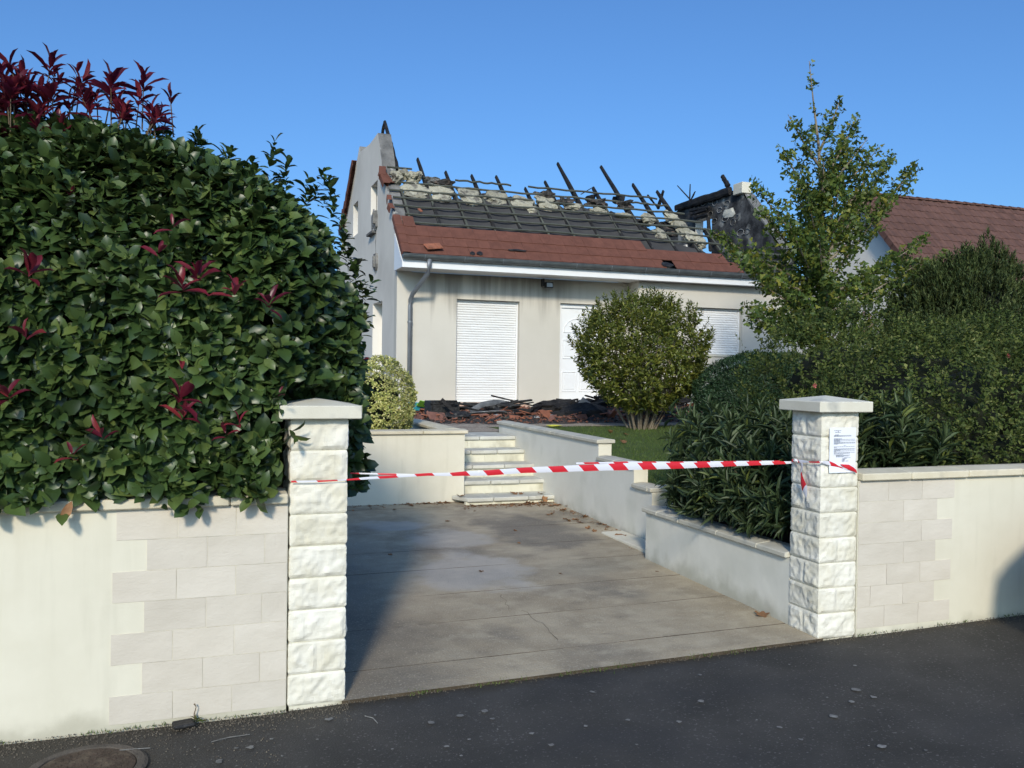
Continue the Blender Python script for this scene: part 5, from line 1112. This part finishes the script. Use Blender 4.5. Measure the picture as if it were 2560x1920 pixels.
p_ = dz(280, 252, 9.3); o = MB().box(-.18, .18, -.14, .14, -.012, .012).box(-.18, -.16, -.14, .14, .013, .03).build('large_tile', M_oldtile, M=T(*p_) @ RX(.3, 4, 'Z') @ RX(.75, 4, 'X') @ RX(.12, 4, 'Y'), bevel=.006); tag(o, 'large brown roof tile propped against the foot of the black crate', 'tile')
p_ = dz(122, 150, 11.2); mb = MB(); n = 18
mb.add([(r * cos(2*pi*i/n), r * sin(2*pi*i/n), z) for r, z in ((.15,0),(.2,.13),(.215,.135),(.19,.12),(.14,.01)) for i in range(n)], [(k*n+i, k*n+(i+1)%n, (k+1)*n+(i+1)%n, (k+1)*n+i) for k in range(4) for i in range(n)] + [tuple(range(n))[::-1], tuple(4*n+i for i in range(n))])
o = mb.build('basin', M_blue, M=T(p_.x - .02, 11.2, .88)); tag(o, 'turquoise plastic basin beside the golden shrub', 'basin')
p_ = dz(188, 150, 10.9); o = MB().box(-.14, .14, -.10, .10, -.006, .006).box(-.14, .14, .088, .10, .006, .05).build('plastic_tray', M_lime, M=T(p_.x, 10.9, p_.z) @ RX(.2, 4, 'Y') @ RX(-.55, 4, 'X'), bevel=.003); tag(o, 'lime green plastic tray tipped up in the debris', 'tray')
o = ribbon('gutter_strip', [(dz(x, y, 10.5 + i * .12), Vector((0, .03, .05))) for i, (x, y) in enumerate(((505, 205), (545, 180), (590, 153), (645, 140), (700, 133), (750, 137), (800, 147)))], None, nv=3, bow=.3); o.data.materials[0] = M_steel; tag(o, 'bent scorched metal gutter strip curving over the debris', 'metal strip')
o = lump('sheet_metal', M_steel, None, tuple(dz(650, 212, 10.0)), (.36, .16, .03), 3, .25, 3, rot=RX(-.25, 4, 'X')); tag(o, 'flat scorched sheet of grey metal on the tile heap', 'metal sheet')
o = lump('burnt_bundle', M_black, None, tuple(dz(790, 178, 10.8)), (.26, .2, .10), 12, .6, 3); tag(o, 'crumpled black bundle under the end of the bent metal strip', 'debris')
o = MB().beam(dz(735, 247, 9.3), dz(832, 240, 9.45), .05, .02).build('pale_lath', M_batten, bevel=.003); tag(o, 'pale unburnt lath lying level on the tile shards', 'lath')
o = MB().box(-.17, .17, -.08, .08, -.05, .05).build('burnt_block', M_char, M=T(*dz(905, 202, 10.2)) @ RX(.1, 4, 'Z'), bevel=.015); tag(o, 'squared charred timber block at the left end of the black heap', 'timber block')
for i, (x, y, Y, a, b, c) in enumerate(((1120, 180, 10.6, .36, .3, .13), (1320, 235, 9.8, .48, .3, .2), (1410, 175, 10.9, .4, .3, .16), (1215, 165, 11.2, .36, .3, .13))):
    o = lump('charred_mass', M_char, None, tuple(dz(x, y, Y)), (a, b, c), 20 + i * 3, .55, 3)
    tag(o, ['jagged charred mound forming the left slope of the black heap', 'largest charred mound under the pale leaning board', 'charred mound half hidden by the round shrub', 'charred mound at the back of the heap near the door'][i], 'burnt debris')
o = MB().beam(dz(1140, 172, 9.9), dz(1440, 185, 10.1), .12, .03).build('long_plank', M_char, bevel=.004); tag(o, 'long scorched plank lying level across the black heap', 'plank')
def board(name, px, Y, m, label, cat, lean=0.0):
    P = [dz(x, y, Y) + Vector((0, lean * (.0 - (y - 230) * -.0018), 0)) for x, y in px]; mb = MB(); k = len(P); off = Vector((.004, .014, .004))
    mb.add(P + [q + off for q in P], [tuple(range(k)), tuple(range(k, 2*k))[::-1]] + [(i, (i+1)%k, k+(i+1)%k, k+i) for i in range(k)]); o = mb.build(name, m); tag(o, label, cat)
board('pale_board', [(1140, 252), (1160, 215), (1190, 203), (1252, 206), (1222, 216), (1196, 252)], 9.75, M_whiteboard, 'torn pale board leaning at the front of the black heap', 'board', .6)
board('grey_board', [(1268, 165), (1312, 93), (1378, 140), (1385, 168)], 10.6, M_panel, 'grey fibre board standing on edge in front of the white door', 'board', .5)
for i, (x, y, Y) in enumerate(((1105, 230, 9.6), (960, 205, 10.4), (1480, 292, 8.9), (700, 226, 9.8), (1000, 240, 9.5))):
    o = lump('plaster_lump', M_panel, None, tuple(dz(x, y, Y)), (random.uniform(.04, .08), .05, .02), 50 + i, .5, 2); tag(o, 'whitish lump of plaster in the fire debris', 'plaster lump', 'plaster lumps in the debris')
p_ = dz(1118, 311, 7.9); o = lump('yellow_scrap', mat('yellow_paper', (.5,.5,.06), (.6,.58,.1), 8), None, (p_.x, p_.y, .80), (.12, .08, .012), 4, .4); tag(o, 'yellow scrap lying on the path behind the stepped wall', 'scrap')
gv = MB(); tri = []
for i in range(2600):
    x, y = random.uniform(2.6, 10.2), random.uniform(8.4, 12.6); s = random.uniform(.01, .045); z = heapz(x, y) + .02; a = random.uniform(0, 6.3)
    gv.add([(x + s*cos(a), y + s*sin(a), z), (x - s*sin(a)*.6, y + s*cos(a)*.6, z + s*.3), (x - s*cos(a), y - s*sin(a)*.8, z), (x, y, z + s * .8)], [(0,1,3),(1,2,3),(2,0,3)])
o = stuff(gv.build('rubble', mat('rubble_crumbs', (.03,.028,.026), (.26,.10,.06), 14, 3, .95, ramp=(.42,.6)), recalc=False)); o['label'] = 'small crumbs of tile and charcoal over the ash bed'; o['category'] = 'rubble'

# ================================================================== DEAD LEAVES
def dead_mesh(seed):
    r = random.Random(seed); n = 22; P = []
    for i in range(n):
        a = 2*pi*i/n; lob = .55 + .45 * abs(cos(2.5 * (a - .3))) ** .8; P.append((lob * cos(a) * r.uniform(.85, 1.1), lob * sin(a) * r.uniform(.85, 1.1)))
    k = r.uniform(.25, .6); cv = lambda x, y: k * x * x + .3 * k * y * y * (1 if r.random() > .3 else -.3) + .10 * sin(4 * x + seed) * y
    V = [(0, 0, 0)] + [(x * .55, y * .55, cv(x * .55, y * .55)) for x, y in P] + [(x, y, cv(x, y)) for x, y in P]
    F = [(0, 1 + i, 1 + (i+1)%n) for i in range(n)] + [(1 + i, 1 + n + i, 1 + n + (i+1)%n, 1 + (i+1)%n) for i in range(n)]
    mb = MB(); mb.add(V, F); return mb.mesh('dead_leaf', M_dead, smooth=True, recalc=False)
DM = [dead_mesh(i) for i in range(6)]
def dead(x, y, z, s, label='curled brown dead leaf lying on the concrete drive', grp='dead leaves on the drive', flip=None):
    o = inst('dead_leaf', random.choice(DM), None, T(x, y, z + s * .12) @ RX(random.uniform(0, 6.3), 4, 'Z') @ RX(random.gauss(0, .3), 4, 'X') @ Matrix.Scale(s, 4))
    tag(o, label, 'leaf', grp); return o
def z5w(x, y, z): return at(860 + x * .36166, 1000 + y * .36166, z=z)
dl = [(410,700),(435,715),(460,730),(480,700),(520,700),(545,690),(560,715),(470,735),(350,760),(660,715),(800,690),(690,700),(1210,690),(1240,705),(1270,725),(1300,715),(1330,700),(1350,730),(1380,725),(1290,735),(1430,735),(1470,730),(1490,725),(1410,795),(1440,790),(1520,765),(1545,740),(1600,830),(1625,845),(1660,810),(1690,805),(1640,850),(1550,840),(1770,860),(1800,865),(1730,910),(1690,890),(1820,880),(1860,915),(1945,905),(1530,825),(1210,992),(60,765),(185,750),(715,840),(1180,905),(1500,1205),(320,1072),(950,1190),(2165,1190)]
for i, (x, y) in enumerate(dl):
    p_ = z5w(x, y, .1); z = zd(p_.x, p_.y); p_ = z5w(x, y, z); s = random.uniform(.022, .045) if i < 41 else random.uniform(.015, .028); dead(p_.x, min(p_.y, 4.88 if 2.1 < p_.x < 3.1 else 5.15), z, s)
for i in range(40):
    x = random.uniform(2.0, 3.1) if i < 28 else random.uniform(.9, 2.0); dead(x, (4.9 if x > 2 else 5.17) - abs(random.gauss(0, .04 if i < 20 else .12)), .125, random.uniform(.014, .03))
p_ = z5w(1912, 958, .09); o = dead(p_.x, p_.y, zd(p_.x, p_.y), .06, 'large orange-brown dead leaf beside the footing slab', None); 
p_ = z5w(1300, 665, .15); o = inst('dead_leaf', DM[1], None, T(p_.x, 4.90, .17) @ RX(.3, 4, 'Z') @ RX(1.1, 4, 'X') @ Matrix.Scale(.045, 4)); tag(o, 'rust-brown dead leaf propped against the bottom step', 'leaf')
p_ = at(1905, 1543, z=.05); dead(p_.x, p_.y, zd(p_.x, p_.y), .05, 'single orange dead leaf near the foot of the right pillar', None)
for (x, y, z, s) in ((2.70, 5.12, .207, .05), (2.78, 5.1, .207, .035), (3.0, 5.05, .207, .045), (2.05, 5.05, .207, .05)): dead(x, y, z, s, 'brown dead leaf lying on the lowest step', 'dead leaves on the lowest step')
for (zx, zy) in ((565, 1455), (545, 1505), (430, 1440)):
    p_ = at(1400 + zx * .28933, 700 + zy * .28933, z=.55); dead(p_.x, p_.y, zl(p_.y) + .02, .05, 'pale dead leaf lying on the lawn', 'dead leaves on the lawn')
gv = MB()
for i in range(620):
    if i < 330: x, y = random.gauss(2.65, .3), 4.90 - abs(random.gauss(0, .09))
    elif i < 480: x, y = 3.09 - abs(random.gauss(0, .10)), random.uniform(2.3, 4.9)
    else: x, y = random.uniform(.8, 2.1), 5.19 - abs(random.gauss(0, .06))
    if x > 3.09 or x < .1: continue
    s = random.uniform(.004, .014); a = random.uniform(0, 6.3); z = zd(x, y) + .003
    gv.add([(x + s*cos(a), y + s*sin(a), z), (x + s*cos(a+1.9), y + s*sin(a+1.9), z + s * random.random()), (x + s*cos(a+3.3), y + s*sin(a+3.3), z), (x + s*cos(a+4.6), y + s*sin(a+4.6), z + s * random.random() * .6)], [(0,1,2),(0,2,3)])
stuff(gv.build('leaf_crumbs', M_dead, recalc=False))
# ================================================================== STREET DETAILS
mh = thing('manhole', 'rusty brown round manhole cover half buried in dirt by the left wall', 'manhole', (-1.09, -.40, 0))
mb = MB(); n = 40
mb.add([(-1.09 + r * cos(2*pi*i/n), -.40 + r * sin(2*pi*i/n), z) for r, z in ((.185,.0),(.187,.007),(.215,.008),(.228,.001)) for i in range(n)], [(k*n+i, k*n+(i+1)%n, (k+1)*n+(i+1)%n, (k+1)*n+i) for k in range(3) for i in range(n)])
mb.build('ring', M_ring, mh, recalc=False)
mb = MB(); mb.add([(-1.09 + r * cos(2*pi*i/n), -.40 + r * sin(2*pi*i/n), z) for r, z in ((.04,.006),(.17,.006),(.181,.004),(.181,-.01)) for i in range(n)], [(k*n+i, k*n+(i+1)%n, (k+1)*n+(i+1)%n, (k+1)*n+i) for k in range(3) for i in range(n)] + [tuple(range(n))])
mb.build('cover', M_iron, mh, recalc=False)
for i in range(14):
    for j in range(14):
        x, y = -.16 + .025 * i, -.16 + .025 * j
        if hypot(x, y) < .155 and (i + j) % 2 == 0: MB().box(-1.09 + x, -1.09 + x + .014, -.40 + y, -.40 + y + .014, .0055, .0085).build('stud', M_iron, mh)
o = MB().box(-.045, .045, -.03, .03, 0, .018).build('flat_stone', M_black, M=T(-.735, -.075, .001) @ RX(.2, 4, 'Z') @ RX(.12, 4, 'X'), bevel=.006); tag(o, 'flat dark fragment lying at the foot of the left wall', 'fragment')
wd = thing('weed', 'dry dark weed stalk growing at the foot of the left wall', 'weed', (-.685, -.04, 0))
MB().tube([(-.685, -.03, 0), (-.69, -.032, .03), (-.682, -.035, .065), (-.69, -.035, .08)], [.003, .003, .002, .004], 5).build('stalk', M_twig, wd)
lv = shoots(np.array([[-.685, -.04, .01]]), np.array([[0, -.2, 1.]]), 9, .04, .012, .02, (85, 40), .3); inst('leaf', leafmesh('leaf', 'small', *lv.cat(), M_abelia), wd)
for i in range(44):
    while True:
        px, py = random.uniform(420, 2500), random.uniform(1640, 1915)
        p_ = at(px, py, z=.0)
        if p_.y < -.12: break
    r = random.Random(i); n = 8; s = r.choice((.006, .008, .010, .013, .02)) if i > 6 else r.uniform(.014, .024); mb = MB(); z = zs(p_.x) + .0045
    V = [(p_.x + s * cos(2*pi*q/n) * r.uniform(.5, 1.2), p_.y + s * sin(2*pi*q/n) * r.uniform(.5, 1.2), z) for q in range(n)]
    mb.add(V + [(p_.x, p_.y, z + .0015)], [(q, (q+1)%n, n) for q in range(n)]); o = mb.build('litter_scrap', M_scrap, recalc=False)
    tag(o, 'pale scrap trodden flat on the dark asphalt', 'litter', 'pale scraps trodden into the asphalt')
gv = MB()
for i in range(5200):
    k = random.random()
    if k < .45: x, y = random.uniform(-2.2, -.0), -abs(random.gauss(0, .09)) - .004
    elif k < .62: x, y = random.uniform(-2.0, -.35), random.uniform(-.9, -.05)
    elif k < .80: x, y = random.uniform(0, 2.76), random.gauss(-.012, .022)
    else: x, y = random.uniform(2.76, 5.5), -abs(random.gauss(0, .05)) - .004
    s = random.uniform(.0012, .0045); z = zs(x) - .004; a = random.uniform(0, 6.3)
    gv.add([(x + s*cos(a), y + s*sin(a), z), (x + s*cos(a+2.1), y + s*sin(a+2.1), z), (x + s*cos(a+4.2), y + s*sin(a+4.2), z), (x, y, z + s * 1.5)], [(0,1,3),(1,2,3),(2,0,3)])
stuff(gv.build('grit', M_grit, recalc=False))
gv = MB()
for i in range(900):
    k = random.random()
    if k < .5: x, y = random.uniform(.3, 2.4), random.gauss(-.01, .018); 
    elif k < .75: x, y = random.uniform(-2, -.28), -abs(random.gauss(0, .018)) - .004
    else: x, y = random.uniform(3, 5), -abs(random.gauss(0, .015)) - .004
    if nz((x, 0, 0), 4, 2) < -.05: continue
    z = zs(x) - .003; h_ = random.uniform(.006, .02); a = random.uniform(0, 6.3); w = .0025
    gv.add([(x - w*cos(a), y - w*sin(a), z), (x + w*cos(a), y + w*sin(a), z), (x + random.gauss(0, .008), y + random.gauss(0, .008), z + h_)], [(0,1,2)])
stuff(gv.build('moss', M_grass, recalc=False))
# twigs on the asphalt
for i, pts in enumerate(([(-.62,-.30),(-.55,-.28),(-.46,-.27)], [(.05,-.22),(.08,-.26),(.09,-.32)], [(-.98,-.27),(-.86,-.29)])):
    o = MB().tube([(a, b, .006 + .002 * (j % 2)) for j, (a, b) in enumerate(pts)], .0022, 5).build('twig', M_scrap); tag(o, ['pale straw lying beside the weed stalk', 'curved straw lying on the asphalt in front of the left pillar', 'short straw lying beside the manhole'][i], 'straw')
# ================================================================== PARKED CAR just out of frame on the right; its shadow falls on the wall
car = thing('parked_car', 'dark parked car standing at the kerb beside the right wall', 'car', (6.2, -1.5, .09))
M_car = mat('dark_car_paint', (.02,.022,.028), (.022,.024,.03), 2, 2, .25, spec=.6); M_cglass = mat('car_glass', (.02,.025,.03), (.02,.025,.03), 2, 2, .05, spec=.7); M_tyre = mat('tyre', (.02,.02,.02), (.03,.03,.03), 20, 3, .85)
cxs = [3.80, 3.84, 3.95, 4.15, 4.50, 5.1, 5.35, 5.9, 6.6, 7.2, 7.7, 8.0, 8.12]; top = [.42, .58, .70, .80, .88, .95, 1.18, 1.47, 1.50, 1.42, 1.12, .95, .5]; hw = [.62, .70, .76, .80, .82, .84, .80, .72, .72, .72, .78, .78, .66]
mb = MB(); k = 10; V = []
for x, t_, w in zip(cxs, top, hw):
    zb_ = .27; belt = min(t_ - .03, .88)
    pr = [(-w*.9, zb_), (-w, .42), (-w, (belt + .42) / 2), (-w*.98, belt), (-w*.86 if t_ > 1.1 else -w*.9, t_ - .02), (w*.86 if t_ > 1.1 else w*.9, t_ - .02), (w*.98, belt), (w, (belt + .42) / 2), (w, .42), (w*.9, zb_)]
    V += [(x, -1.42 + a, b + .09) for a, b in pr]
mb.add(V, [(i*k+j, i*k+(j+1)%k, (i+1)*k+(j+1)%k, (i+1)*k+j) for i in range(len(cxs)-1) for j in range(k)] + [tuple(range(k))[::-1], tuple((len(cxs)-1)*k+j for j in range(k))])
mb.build('body', M_car, car, smooth=False, bevel=.0)
for sgn in (-1, 1):
    MB().add([(5.45, -1.42 + sgn * .775, 1.02), (7.5, -1.42 + sgn * .775, 1.02), (7.1, -1.42 + sgn * .70, 1.44), (5.95, -1.42 + sgn * .70, 1.47)], [(0,1,2,3)]).build('side_window', M_cglass, car, recalc=False)
    for wx in (4.75, 7.3):
        w_ = MB().tube([(wx, -1.42 + sgn * .62, .40), (wx, -1.42 + sgn * .86, .40)], .31, 20).build('wheel', M_tyre, car); MB().tube([(wx, -1.42 + sgn * .861, .40), (wx, -1.42 + sgn * .87, .40)], .2, 14).build('rim', M_steel, w_)
    MB().box(3.84, 3.92, -1.42 + sgn * .58 - .1, -1.42 + sgn * .58 + .1, .66, .76).build('headlight', M_glass, car, bevel=.02)
